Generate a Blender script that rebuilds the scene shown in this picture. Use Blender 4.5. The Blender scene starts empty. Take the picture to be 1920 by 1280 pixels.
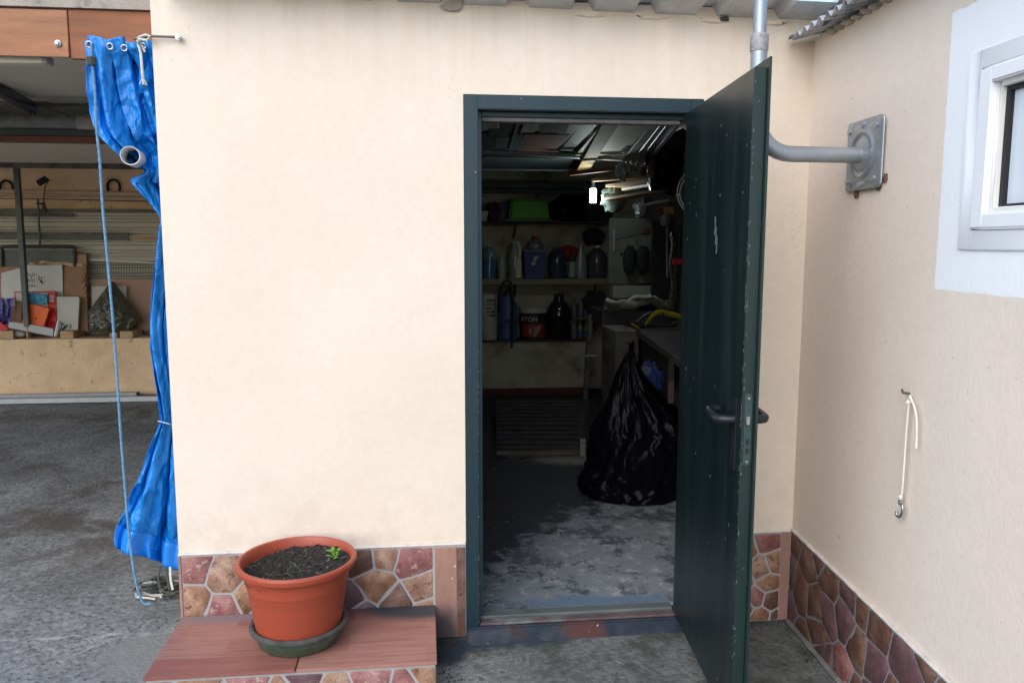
import bpy, bmesh, math, random
from mathutils import Vector, Matrix, noise
R = math.radians
random.seed(7)
S = bpy.context.scene
COL = S.collection

# ------------------------------------------------------------------ camera, sky, sun, exposure
F_PX, YAW, PITCH, ROLL = 1489.4, .1084, .1226, .0012
CAM = Vector((-.1426, -2.9435, 1.5179))
FW = Vector((math.sin(YAW)*math.cos(PITCH), math.cos(YAW)*math.cos(PITCH), -math.sin(PITCH)))
_r = Vector((math.cos(YAW), -math.sin(YAW), 0)); _u = _r.cross(FW)
RT = _r*math.cos(ROLL) + _u*math.sin(ROLL); UP = -_r*math.sin(ROLL) + _u*math.cos(ROLL)
cd = bpy.data.cameras.new('camera'); co = bpy.data.objects.new('camera', cd); COL.objects.link(co)
co.matrix_world = Matrix(((RT.x, UP.x, -FW.x, CAM.x), (RT.y, UP.y, -FW.y, CAM.y), (RT.z, UP.z, -FW.z, CAM.z), (0, 0, 0, 1)))
cd.sensor_width = 36; cd.lens = F_PX/1920*36; cd.clip_start = .05; cd.clip_end = 500
S.camera = co

SUN_EL, SUN_AZ = 40, 212          # azimuth of the sun seen from the house front: behind the photographer, a little to the left
w = bpy.data.worlds.new('World'); S.world = w; w.use_nodes = True
nt = w.node_tree; sk = nt.nodes.new('ShaderNodeTexSky'); sk.sky_type = 'NISHITA'; sk.sun_disc = False
sk.sun_elevation = R(SUN_EL); sk.sun_rotation = R(SUN_AZ); sk.air_density = 1.0; sk.dust_density = 1.0; sk.ozone_density = .7
bg = nt.nodes['Background']; nt.links.new(sk.outputs[0], bg.inputs[0]); bg.inputs[1].default_value = .15
ld = bpy.data.lights.new('sun', 'SUN'); ld.energy = 1.05; ld.angle = R(60); ld.color = (1, .97, .94)
lo = bpy.data.objects.new('sun', ld); COL.objects.link(lo)
sd = Vector((math.sin(R(SUN_AZ))*math.cos(R(SUN_EL)), math.cos(R(SUN_AZ))*math.cos(R(SUN_EL)), math.sin(R(SUN_EL))))
lo.rotation_euler = sd.to_track_quat('Z', 'Y').to_euler(); lo.location = sd*20
vs = S.view_settings; vs.view_transform = 'Standard'; vs.look = 'None'; vs.gamma = 1; vs.use_curve_mapping = False
vs.exposure = 1.02
S.cycles.use_denoising = True; S.cycles.max_bounces = 10; S.cycles.diffuse_bounces = 5; S.cycles.sample_clamp_indirect = 6

# ------------------------------------------------------------------ measuring helpers: a pixel of the photograph to a point of the place
def ray(px, py): return FW + RT*((px-960)/F_PX) + UP*((640-py)/F_PX)
def WY(px, py, y): d = ray(px, py); return CAM + d*((y-CAM.y)/d.y)
def WX(px, py, x): d = ray(px, py); return CAM + d*((x-CAM.x)/d.x)
def WZ(px, py, z): d = ray(px, py); return CAM + d*((z-CAM.z)/d.z)
XR, WT = 1.3139, -.0508           # inner corner and lean of the house wall
def HW(s, off, z): return Vector((XR + WT*s - off, -s - WT*off, z))
def WR(px, py, off=0):
    d = ray(px, py); t = (XR-off-WT*CAM.y-CAM.x)/(d.x+WT*d.y); return CAM + d*t

# ------------------------------------------------------------------ materials
MATS = {}
def M(name, col=(.5,.5,.5), rough=.6, metal=0, var=.12, vs_=6, fine=0, bump=0, bs=60, bump2=0, bs2=8, col2=None, mix=(.45,.6), mscale=5, stretch=(1,1,1), spec=.5, trans=0, emit=None, alpha=1, ior=1.45, warp=0, sheen=0):
    if name in MATS: return MATS[name]
    m = bpy.data.materials.new(name); m.use_nodes = True; n = m.node_tree.nodes; l = m.node_tree.links
    b = n['Principled BSDF']
    b.inputs['Roughness'].default_value = rough; b.inputs['Metallic'].default_value = metal
    b.inputs['Specular IOR Level'].default_value = spec; b.inputs['IOR'].default_value = ior
    b.inputs['Transmission Weight'].default_value = trans
    if alpha < 1: b.inputs['Alpha'].default_value = alpha
    if emit: b.inputs['Emission Color'].default_value = (*emit[0], 1); b.inputs['Emission Strength'].default_value = emit[1]
    pos = n.new('ShaderNodeNewGeometry'); mp = n.new('ShaderNodeMapping'); mp.inputs['Scale'].default_value = stretch
    l.new(pos.outputs['Position'], mp.inputs['Vector'])
    def nz(scale, detail=5, rough_=.6, dist=0):
        t = n.new('ShaderNodeTexNoise'); t.inputs['Scale'].default_value = scale; t.inputs['Detail'].default_value = detail
        t.inputs['Roughness'].default_value = rough_; t.inputs['Distortion'].default_value = dist
        l.new(mp.outputs[0], t.inputs['Vector']); return t
    cur = None
    rgb = n.new('ShaderNodeRGB'); rgb.outputs[0].default_value = (*col, 1); cur = rgb.outputs[0]
    if col2:
        t = nz(mscale, 8, .65, warp); rp = n.new('ShaderNodeMapRange'); rp.inputs['From Min'].default_value = mix[0]; rp.inputs['From Max'].default_value = mix[1]
        l.new(t.outputs[0], rp.inputs['Value'])
        mx = n.new('ShaderNodeMixRGB'); l.new(rp.outputs[0], mx.inputs[0]); l.new(cur, mx.inputs[1]); mx.inputs[2].default_value = (*col2, 1); cur = mx.outputs[0]
    if var:
        t = nz(vs_, 6); rp = n.new('ShaderNodeMapRange'); rp.inputs['From Min'].default_value = .25; rp.inputs['From Max'].default_value = .75
        rp.inputs['To Min'].default_value = 1-var; rp.inputs['To Max'].default_value = 1+var; l.new(t.outputs[0], rp.inputs['Value'])
        hs = n.new('ShaderNodeVectorMath'); hs.operation = 'SCALE'; l.new(cur, hs.inputs[0]); l.new(rp.outputs[0], hs.inputs['Scale']); cur = hs.outputs[0]
    if fine:
        t = nz(vs_*18, 3, .7); rp = n.new('ShaderNodeMapRange'); rp.inputs['From Min'].default_value = .3; rp.inputs['From Max'].default_value = .7
        rp.inputs['To Min'].default_value = 1-fine; rp.inputs['To Max'].default_value = 1+fine; l.new(t.outputs[0], rp.inputs['Value'])
        hs = n.new('ShaderNodeVectorMath'); hs.operation = 'SCALE'; l.new(cur, hs.inputs[0]); l.new(rp.outputs[0], hs.inputs['Scale']); cur = hs.outputs[0]
    l.new(cur, b.inputs['Base Color'])
    last = None
    for amt, sc in ((bump, bs), (bump2, bs2)):
        if amt:
            t = nz(sc, 4, .6); bp = n.new('ShaderNodeBump'); bp.inputs['Strength'].default_value = min(1, amt); bp.inputs['Distance'].default_value = .004*max(1, amt)*(60/sc)
            l.new(t.outputs[0], bp.inputs['Height'])
            if last: l.new(last.outputs[0], bp.inputs['Normal'])
            last = bp
    if last: l.new(last.outputs[0], b.inputs['Normal'])
    MATS[name] = m; return m

def graph(m):
    """small helper to add masks to a finished material: returns nodes, links, bsdf and the socket feeding base colour"""
    n = m.node_tree.nodes; l = m.node_tree.links; b = n['Principled BSDF']
    return n, l, b, b.inputs['Base Color'].links[0].from_socket
def mnode(n, l, op, a, b_=None, clamp=False):
    x = n.new('ShaderNodeMath'); x.operation = op; x.use_clamp = clamp
    for i, v in enumerate((a, b_)):
        if v is None: continue
        if isinstance(v, (int, float)): x.inputs[i].default_value = v
        else: l.new(v, x.inputs[i])
    return x.outputs[0]
def smooth(n, l, v, a, b_):
    r = n.new('ShaderNodeMapRange'); r.interpolation_type = 'SMOOTHSTEP'; r.inputs['From Min'].default_value = a; r.inputs['From Max'].default_value = b_
    l.new(v, r.inputs['Value']); return r.outputs[0]
def posxyz(n, l):
    g = n.new('ShaderNodeNewGeometry'); s = n.new('ShaderNodeSeparateXYZ'); l.new(g.outputs['Position'], s.inputs[0]); return g.outputs['Position'], s.outputs
def noisev(n, l, vec, scale, detail=6, rough=.6, dist=0):
    t = n.new('ShaderNodeTexNoise'); t.inputs['Scale'].default_value = scale; t.inputs['Detail'].default_value = detail; t.inputs['Roughness'].default_value = rough; t.inputs['Distortion'].default_value = dist
    l.new(vec, t.inputs['Vector']); return t.outputs[0]
def overlay(m, fac_fn, col, rough=None):
    n, l, b, cur = graph(m); vec, xyz = posxyz(n, l)
    fac = fac_fn(n, l, vec, xyz)
    mx = n.new('ShaderNodeMixRGB'); l.new(fac, mx.inputs[0]); l.new(cur, mx.inputs[1]); mx.inputs[2].default_value = (*col, 1); l.new(mx.outputs[0], b.inputs['Base Color'])
def blob(cx, cy, rx, ry, ax=0, ay=1, wob=.5, ns=6, soft=.35):
    """mask of an irregular patch in the plane of two axes"""
    def f(n, l, vec, xyz):
        dx = mnode(n, l, 'DIVIDE', mnode(n, l, 'SUBTRACT', xyz[ax], cx), rx); dy = mnode(n, l, 'DIVIDE', mnode(n, l, 'SUBTRACT', xyz[ay], cy), ry)
        d = mnode(n, l, 'SQRT', mnode(n, l, 'ADD', mnode(n, l, 'MULTIPLY', dx, dx), mnode(n, l, 'MULTIPLY', dy, dy)))
        d = mnode(n, l, 'ADD', d, mnode(n, l, 'MULTIPLY', mnode(n, l, 'SUBTRACT', noisev(n, l, vec, ns, 8, .7), .5), wob*2))
        return mnode(n, l, 'SUBTRACT', 1, smooth(n, l, d, 1-soft, 1+soft))
    return f
def speck(scale, thr, soft=.03, detail=4):
    return lambda n, l, vec, xyz: smooth(n, l, noisev(n, l, vec, scale, detail, .6), thr, thr+soft)

plaster = M('cream plaster', (.73,.63,.52), .85, var=.05, vs_=1.6, fine=.025, bump=.45, bs=95, bump2=.10, bs2=9, col2=(.71,.60,.475), mix=(.42,.72), mscale=1.1)
def eave_shade_drips(n, l, v, x):  # drip streaks that also paint in the warm tone of the eave's shade
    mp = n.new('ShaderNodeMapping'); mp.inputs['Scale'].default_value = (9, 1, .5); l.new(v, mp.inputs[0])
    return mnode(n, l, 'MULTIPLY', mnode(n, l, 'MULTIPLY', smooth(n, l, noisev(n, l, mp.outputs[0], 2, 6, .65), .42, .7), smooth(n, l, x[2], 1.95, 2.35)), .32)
overlay(plaster, eave_shade_drips, (.60,.455,.32))
overlay(plaster, lambda n, l, v, x: mnode(n, l, 'MULTIPLY', mnode(n, l, 'MULTIPLY', smooth(n, l, noisev(n, l, v, 6, 8, .7), .44, .62), mnode(n, l, 'SUBTRACT', 1, smooth(n, l, x[2], .40, .75))), .45), (.60,.50,.39))
def hair(n, l, v, x):
    a = noisev(n, l, v, 2.3, 7, .62, .3); d = mnode(n, l, 'ABSOLUTE', mnode(n, l, 'SUBTRACT', a, .5))
    return mnode(n, l, 'MULTIPLY', mnode(n, l, 'MULTIPLY', mnode(n, l, 'SUBTRACT', 1, smooth(n, l, d, .0008, .0028)), smooth(n, l, noisev(n, l, v, 1.7), .56, .66)), .5)
overlay(plaster, hair, (.50,.41,.32))
overlay(plaster, speck(33, .735), (.45,.36,.28))
plasterh = M('house plaster', (.78,.675,.58), .85, var=.05, vs_=2.2, fine=.03, bump=.38, bs=80, bump2=.07, bs2=16)
overlay(plasterh, lambda n, l, v, x: mnode(n, l, 'MULTIPLY', smooth(n, l, noisev(n, l, v, 55, 4, .6, 1.5), .66, .70), .55), (.52,.45,.39))
overlay(plasterh, speck(36, .715), (.40,.33,.28))
# white painted border round the house window: a brushed patch with an uneven edge
def white_patch(n, l, vec, xyz):
    wob = mnode(n, l, 'MULTIPLY', mnode(n, l, 'SUBTRACT', noisev(n, l, vec, 22, 5), .5), .014)
    a = smooth(n, l, mnode(n, l, 'ADD', mnode(n, l, 'MULTIPLY', xyz[1], -1), wob), .862, .868)
    b = smooth(n, l, mnode(n, l, 'ADD', xyz[2], wob), 1.390, 1.396)
    c = mnode(n, l, 'SUBTRACT', 1, smooth(n, l, mnode(n, l, 'ADD', xyz[2], wob), 2.128, 2.134))
    d = mnode(n, l, 'SUBTRACT', 1, smooth(n, l, mnode(n, l, 'ADD', mnode(n, l, 'MULTIPLY', xyz[1], -1), wob), 1.93, 1.936))
    return mnode(n, l, 'MULTIPLY', mnode(n, l, 'MULTIPLY', a, b), mnode(n, l, 'MULTIPLY', c, d))
overlay(plasterh, white_patch, (.85,.87,.885))
ochre = M('old ochre plaster', (.72,.50,.31), .9, var=.2, vs_=3, fine=.06, bump=.5, bs=60, col2=(.50,.32,.18), mix=(.55,.75), mscale=3)
overlay(ochre, speck(7, .60, .12, 9), (.20,.13,.075))
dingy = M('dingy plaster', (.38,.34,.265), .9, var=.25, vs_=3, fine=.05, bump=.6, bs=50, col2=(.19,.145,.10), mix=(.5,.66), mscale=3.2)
concrete = M('weathered concrete', (.185,.19,.188), .88, var=.38, vs_=2.2, fine=.42, bump=.9, bs=55, bump2=.5, bs2=12, col2=(.27,.27,.26), mix=(.5,.72), mscale=1.6)
overlay(concrete, lambda n, l, v, x: mnode(n, l, 'MULTIPLY', smooth(n, l, noisev(n, l, v, 38, 8, .75), .53, .60), .75), (.05,.052,.05))
overlay(concrete, lambda n, l, v, x: mnode(n, l, 'MULTIPLY', smooth(n, l, noisev(n, l, v, 2.6, 9, .75, 1.2), .56, .62), smooth(n, l, noisev(n, l, v, 17, 6), .4, .6)), (.27,.265,.25))
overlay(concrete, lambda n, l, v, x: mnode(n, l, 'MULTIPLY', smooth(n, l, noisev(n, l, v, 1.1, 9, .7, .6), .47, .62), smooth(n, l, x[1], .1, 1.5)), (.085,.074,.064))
overlay(concrete, lambda n, l, v, x: mnode(n, l, 'MULTIPLY', mnode(n, l, 'MULTIPLY', smooth(n, l, noisev(n, l, v, 4.2, 8, .7), .46, .64), smooth(n, l, x[0], -.3, .05)), .9), (.04,.05,.03))
overlay(concrete, lambda n, l, v, x: mnode(n, l, 'MULTIPLY', smooth(n, l, x[0], -.25, .25), .55), (.055,.065,.055))
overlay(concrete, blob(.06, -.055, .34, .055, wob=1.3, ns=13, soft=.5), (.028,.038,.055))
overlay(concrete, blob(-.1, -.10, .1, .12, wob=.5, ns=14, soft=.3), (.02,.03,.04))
overlay(concrete, blob(-1.22, -.02, .12, .16, wob=.6, ns=9), (.20,.20,.185))
def crackline(n, l, v, x):
    a = mnode(n, l, 'ADD', x[1], mnode(n, l, 'MULTIPLY', mnode(n, l, 'SUBTRACT', noisev(n, l, v, 5, 6), .5), .10))
    a = mnode(n, l, 'ABSOLUTE', mnode(n, l, 'SUBTRACT', a, .155))
    e = mnode(n, l, 'MULTIPLY', mnode(n, l, 'SUBTRACT', 1, smooth(n, l, a, .004, .016)), mnode(n, l, 'SUBTRACT', 1, smooth(n, l, x[0], -1.25, -1.1)))
    return mnode(n, l, 'MULTIPLY', e, smooth(n, l, noisev(n, l, v, 9), .38, .6))
overlay(concrete, crackline, (.36,.36,.35))
overlay(concrete, speck(21, .70, .04), (.24,.24,.23))
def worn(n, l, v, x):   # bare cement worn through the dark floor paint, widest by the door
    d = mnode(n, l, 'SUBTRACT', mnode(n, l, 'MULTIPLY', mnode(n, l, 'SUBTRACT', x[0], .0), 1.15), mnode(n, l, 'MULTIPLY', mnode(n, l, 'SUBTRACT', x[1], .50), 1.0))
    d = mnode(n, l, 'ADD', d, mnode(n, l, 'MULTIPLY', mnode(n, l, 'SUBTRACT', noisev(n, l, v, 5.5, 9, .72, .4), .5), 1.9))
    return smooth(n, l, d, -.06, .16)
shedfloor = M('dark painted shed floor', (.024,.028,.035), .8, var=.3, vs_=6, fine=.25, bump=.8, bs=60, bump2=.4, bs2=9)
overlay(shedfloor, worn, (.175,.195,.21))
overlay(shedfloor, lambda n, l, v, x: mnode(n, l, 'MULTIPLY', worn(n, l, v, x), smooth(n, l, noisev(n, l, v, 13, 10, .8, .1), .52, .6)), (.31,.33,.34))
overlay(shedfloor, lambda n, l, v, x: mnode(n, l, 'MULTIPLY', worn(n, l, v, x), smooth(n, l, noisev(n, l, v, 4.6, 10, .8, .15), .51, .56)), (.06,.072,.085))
overlay(shedfloor, speck(26, .67, .03), (.20,.20,.20))
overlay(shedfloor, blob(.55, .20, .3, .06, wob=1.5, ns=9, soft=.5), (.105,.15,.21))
overlay(shedfloor, blob(1.0, 2.55, .5, .25, wob=.9, ns=5), (.22,.20,.17))
navy = M('navy painted step', (.013,.020,.034), .75, var=.4, vs_=14, fine=.2, bump=.6, bs=60, col2=(.035,.042,.05), mix=(.5,.66), mscale=9)
overlay(navy, blob(.46, .012, .075, .05, 0, 2, .6, 14), (.065,.026,.022))
overlay(navy, blob(.20, .03, .035, .03, 0, 2, .6, 14), (.03,.022,.026))
overlay(navy, speck(48, .69), (.35,.36,.36))
sillm = M('worn metal sill', (.085,.10,.095), .6, var=.35, vs_=18, fine=.2, col2=(.08,.095,.09), mix=(.45,.6), mscale=12, bump=.4, stretch=(.3,1,1))
sillpink = M('worn pink sill', (.09,.062,.062), .75, var=.3, vs_=14, fine=.2, col2=(.13,.13,.13), mix=(.5,.6), mscale=9)
frame_m = M('blue green door frame paint', (.010,.029,.037), .42, var=.14, vs_=5, fine=.04, bump=.2, bs=70, stretch=(1,1,.3))
overlay(frame_m, speck(60, .735, .02), (.35,.38,.38))
door_m = M('dark green door paint', (.0045,.0115,.0125), .34, var=.3, vs_=6, fine=.12, bump=.14, bs=120, bump2=.03, bs2=5, stretch=(1,1,.10), col2=(.010,.020,.021), mix=(.45,.6), mscale=9)
overlay(door_m, speck(45, .745, .02), (.22,.25,.25))
edge_m = M('green door edge paint', (.010,.024,.022), .42, var=.12, vs_=8, fine=.05, bump=.15, bs=80, stretch=(1,1,.2))
overlay(edge_m, speck(70, .72, .02), (.30,.33,.32))
blackmetal = M('black painted metal', (.018,.022,.026), .35, metal=.3, var=.2, vs_=20, bump=.2, bs=90)
galv = M('galvanised steel', (.42,.44,.46), .42, metal=.75, var=.12, vs_=14, fine=.06, bump=.1, bs=90)
galvpaint = M('silver painted steel', (.34,.37,.40), .38, metal=.55, var=.12, vs_=12, fine=.05, bump=.15, bs=80)
zinc = M('zinc sheet', (.52,.53,.54), .55, metal=.15, var=.22, vs_=7, fine=.08, col2=(.36,.35,.34), mix=(.5,.7), mscale=4)
corr = M('weathered corrugated sheet', (.42,.43,.45), .65, metal=.2, var=.3, vs_=9, fine=.1, col2=(.09,.09,.095), mix=(.5,.66), mscale=7)
mortar = M('rough mortar', (.44,.39,.33), .95, var=.2, vs_=16, fine=.15, bump=1, bs=40)
rust = M('rusty stain', (.13,.075,.05), .85, var=.4, vs_=30, bump=.6, bs=60)
grout = M('pale grey grout', (.35,.335,.33), .9, var=.12, vs_=14, fine=.08, bump=.5, bs=70)
def stone(nm, c1, c2, c3):
    m = M(nm, c1, .5, var=.25, vs_=14, fine=.4, bump=.35, bs=75, bump2=.25, bs2=22, col2=c2, mix=(.44,.62), mscale=14, warp=.4)
    overlay(m, speck(34, .57, .08, 8), c3); return m
ST = {'p': stone('pink stone', (.23,.085,.08), (.285,.145,.13), (.37,.25,.22)), 'o': stone('ochre stone', (.25,.125,.07), (.34,.215,.14), (.15,.06,.035)),
      't': stone('tan stone', (.26,.145,.095), (.35,.235,.17), (.17,.08,.05)), 'm': stone('mauve stone', (.12,.062,.07), (.165,.095,.10), (.14,.07,.07)),
      'b': stone('brown stone', (.125,.062,.045), (.175,.105,.078), (.09,.04,.03))}  # mauve and brown darkened to carry the shade of the house plinth
edge_tile = M('plain brown tile', (.30,.165,.13), .5, var=.14, vs_=9, fine=.1, bump=.2, bs=60, col2=(.36,.20,.15), mix=(.45,.65), mscale=12, stretch=(1,1,.3))
overlay(edge_tile, speck(26, .70, .02), (.55,.52,.50))
overlay(edge_tile, blob(-.09, .02, .06, .10, 0, 2, .5, 10, .6), (.07,.055,.055))
woodtile = M('wood look floor tile', (.24,.085,.066), .42, var=.2, vs_=7, fine=.06, bump=.1, bs=60, col2=(.25,.092,.068), mix=(.4,.6), mscale=5, stretch=(.18,1.6,1))
def strips(n, l, v, x):
    t = n.new('ShaderNodeTexBrick'); t.offset = .37; t.inputs['Scale'].default_value = 1; t.inputs['Brick Width'].default_value = .42; t.inputs['Row Height'].default_value = .11; t.inputs['Mortar Size'].default_value = .0
    t.inputs['Color1'].default_value = (0,0,0,1); t.inputs['Color2'].default_value = (1,1,1,1); l.new(v, t.inputs['Vector'])
    return mnode(n, l, 'MULTIPLY', t.outputs[0], .95)
overlay(woodtile, strips, (.36,.185,.145))
def grain(n, l, v, x):
    mp = n.new('ShaderNodeMapping'); mp.inputs['Scale'].default_value = (2.2, 34, 1); l.new(v, mp.inputs[0])
    return mnode(n, l, 'MULTIPLY', smooth(n, l, noisev(n, l, mp.outputs[0], 2.2, 7, .65, .5), .44, .66), .45)
overlay(woodtile, grain, (.17,.058,.048))
overlay(woodtile, blob(-.17, .0, .26, .12, wob=.25, ns=6, soft=.3), (.045,.048,.06))
overlay(woodtile, blob(-.9, -.03, .16, .05, wob=.5, ns=6, soft=.5), (.22,.16,.17))
overlay(woodtile, speck(30, .72, .02), (.08,.06,.06))
terra = M('terracotta plastic', (.335,.062,.030), .40, var=.07, vs_=8, fine=.03, bump=.08, bs=40, stretch=(.3,.3,4))
saucer_m = M('old green plastic', (.052,.085,.055), .65, var=.3, vs_=14, fine=.15, col2=(.12,.15,.12), mix=(.55,.72), mscale=9, bump=.3, bs=60)
saucer_rim = M('dusty grey green rim', (.075,.072,.068), .95, var=.3, vs_=22, fine=.2, col2=(.055,.05,.05), mix=(.45,.6), mscale=18, bump=.4, bs=70)
soil = M('dark potting soil', (.022,.018,.015), .95, var=.5, vs_=40, fine=.5, bump=1, bs=70)
soil2 = M('grey soil crumb', (.11,.10,.09), .95, var=.4, vs_=50)
leafm = M('young green leaf', (.13,.30,.03), .5, var=.2, vs_=40)
grassm = M('thin grass blade', (.05,.085,.035), .6, var=.2)
tarp_m = M('blue tarpaulin', (.003,.20,.62), .38, var=.10, vs_=5, bump=.35, bs=45, bump2=.35, bs2=16, spec=.6)
tarp_m.node_tree.nodes['Principled BSDF'].inputs['Subsurface Weight'].default_value = 0
rope_m = M('blue grey rope', (.12,.25,.38), .8, var=.35, vs_=120, stretch=(1,1,.6), bump=.6, bs=180)
ropew = M('off white rope', (.55,.53,.47), .85, var=.2, vs_=90, bump=.5, bs=160)
roped = M('dark dirty rope', (.06,.065,.055), .9, var=.4, vs_=70, bump=.6, bs=140)
pvc = M('white plastic pipe', (.62,.61,.58), .45, var=.08, vs_=12)
wood_a = M('varnished plywood', (.37,.17,.08), .6, var=.38, vs_=5, fine=.05, col2=(.26,.10,.04), mix=(.4,.65), mscale=4, stretch=(.25,1,2.2), bump=.1, bs=60)
wood_b = M('orange varnished plank', (.27,.095,.035), .6, var=.4, vs_=5, fine=.05, col2=(.17,.055,.02), mix=(.4,.65), mscale=4, stretch=(.25,1,2.2), bump=.1, bs=60)
wood_p = M('pale pine', (.46,.31,.17), .7, var=.15, vs_=9, col2=(.36,.22,.11), mix=(.45,.6), mscale=8, stretch=(.4,.4,2))
wood_g = M('old grey wood', (.15,.135,.115), .85, var=.3, vs_=8, col2=(.08,.07,.06), mix=(.45,.6), mscale=6, stretch=(1,.3,1.5))
wood_r = M('reddish beam', (.20,.07,.045), .75, var=.25, vs_=9, stretch=(.3,1,1))
wood_d = M('dark wood', (.05,.042,.038), .8, var=.3, vs_=8)
greysheet = M('grey ceiling sheet', (.70,.66,.57), .85, var=.07, vs_=4, fine=.05)
darksteel = M('dark grey steel', (.075,.085,.085), .5, metal=.4, var=.25, vs_=12)
asb = M('old cement pipe', (.24,.235,.21), .9, var=.3, vs_=12, fine=.25, bump=.6, bs=50)
slat_m = M('beige grey metal cladding', (.42,.40,.32), .55, var=.08, vs_=4, metal=.1)
slat_d = M('green grey steel bar', (.10,.115,.10), .6, metal=.3, var=.2, vs_=10)
card = M('brown cardboard', (.33,.185,.105), .85, var=.12, vs_=8, bump=.2, bs=40)
cardin = M('pink brown fibreboard', (.40,.25,.185), .85, var=.06, vs_=5)
cardw = M('white card', (.58,.56,.52), .7, var=.05, vs_=6)
ink = M('grey print', (.11,.11,.12), .7, var=.1)
redp = M('red printed card', (.52,.022,.022), .5, var=.1, vs_=12)
orangep = M('orange plastic', (.80,.12,.01), .45, var=.05)
purplep = M('violet plastic film', (.06,.05,.19), .35, var=.3, vs_=18, bump=.8, bs=28)
bluep = M('light blue plastic film', (.06,.27,.42), .3, var=.2, vs_=18, bump=.8, bs=28)
mesh_m = M('green wire mesh', (.05,.07,.055), .6, metal=.3)
film = M('dark green plastic film', (.075,.075,.05), .18, var=.25, vs_=14, bump=.9, bs=22, bump2=.6, bs2=9, spec=.7)
bagm = M('black bin bag', (.003,.003,.0045), .27, var=.2, vs_=12, bump=.2, bs=34, bump2=.12, bs2=12, spec=.08, stretch=(1.2,1.2,.55))
white_al = M('white aluminium', (.82,.84,.87), .35, var=.02, spec=.5)
white_rev = M('white painted reveal', (.80,.78,.74), .5, var=.02)
blackrub = M('black rubber', (.012,.012,.015), .5)
pane_m = M('frosted pane', (.66,.72,.78), .22, var=.05, vs_=3, spec=.6)
cordm = M('white cord', (.72,.68,.60), .8, var=.08, vs_=60)
chrome = M('dull chrome', (.45,.45,.46), .3, metal=.9, var=.2, vs_=40)
bulb_m = M('lit lamp tube', (1,1,1), .4, emit=((.86,1,.96), 5.0), var=0)
graylamp = M('grey lamp socket', (.13,.15,.15), .5)
def crumple(m, scale, strength, dist, stretch=(1,1,1), warp=.25):
    n = m.node_tree.nodes; l = m.node_tree.links; b = n['Principled BSDF']
    g = n.new('ShaderNodeNewGeometry'); mp = n.new('ShaderNodeMapping'); mp.inputs['Scale'].default_value = stretch; l.new(g.outputs['Position'], mp.inputs[0])
    t = n.new('ShaderNodeTexNoise'); t.inputs['Scale'].default_value = scale*.5; t.inputs['Detail'].default_value = 2; l.new(mp.outputs[0], t.inputs['Vector'])
    mx = n.new('ShaderNodeVectorMath'); mx.operation = 'MULTIPLY_ADD'; l.new(t.outputs['Color'], mx.inputs[0]); mx.inputs[1].default_value = (warp,)*3; l.new(mp.outputs[0], mx.inputs[2])
    hs = None
    for sc, wt in ((scale, 1), (scale*2.3, .45)):
        v = n.new('ShaderNodeTexVoronoi'); v.inputs['Scale'].default_value = sc; l.new(mx.outputs[0], v.inputs['Vector'])
        o = mnode(n, l, 'MULTIPLY', v.outputs['Distance'], wt); hs = o if hs is None else mnode(n, l, 'ADD', hs, o)
    bp = n.new('ShaderNodeBump'); bp.inputs['Strength'].default_value = strength; bp.inputs['Distance'].default_value = dist; l.new(hs, bp.inputs['Height'])
    old = b.inputs['Normal'].links[0].from_socket if b.inputs['Normal'].links else None
    if old: l.new(old, bp.inputs['Normal'])
    l.new(bp.outputs[0], b.inputs['Normal'])
crumple(tarp_m, 10, .9, .032, (1,1,.6), .35); crumple(bagm, 7, .28, .03, (1,1,.5)); crumple(film, 10, .5, .02)
def plain(nm, c, r=.5, **k): return M(nm, c, r, **dict(dict(var=.12, vs_=12), **k))

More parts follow.
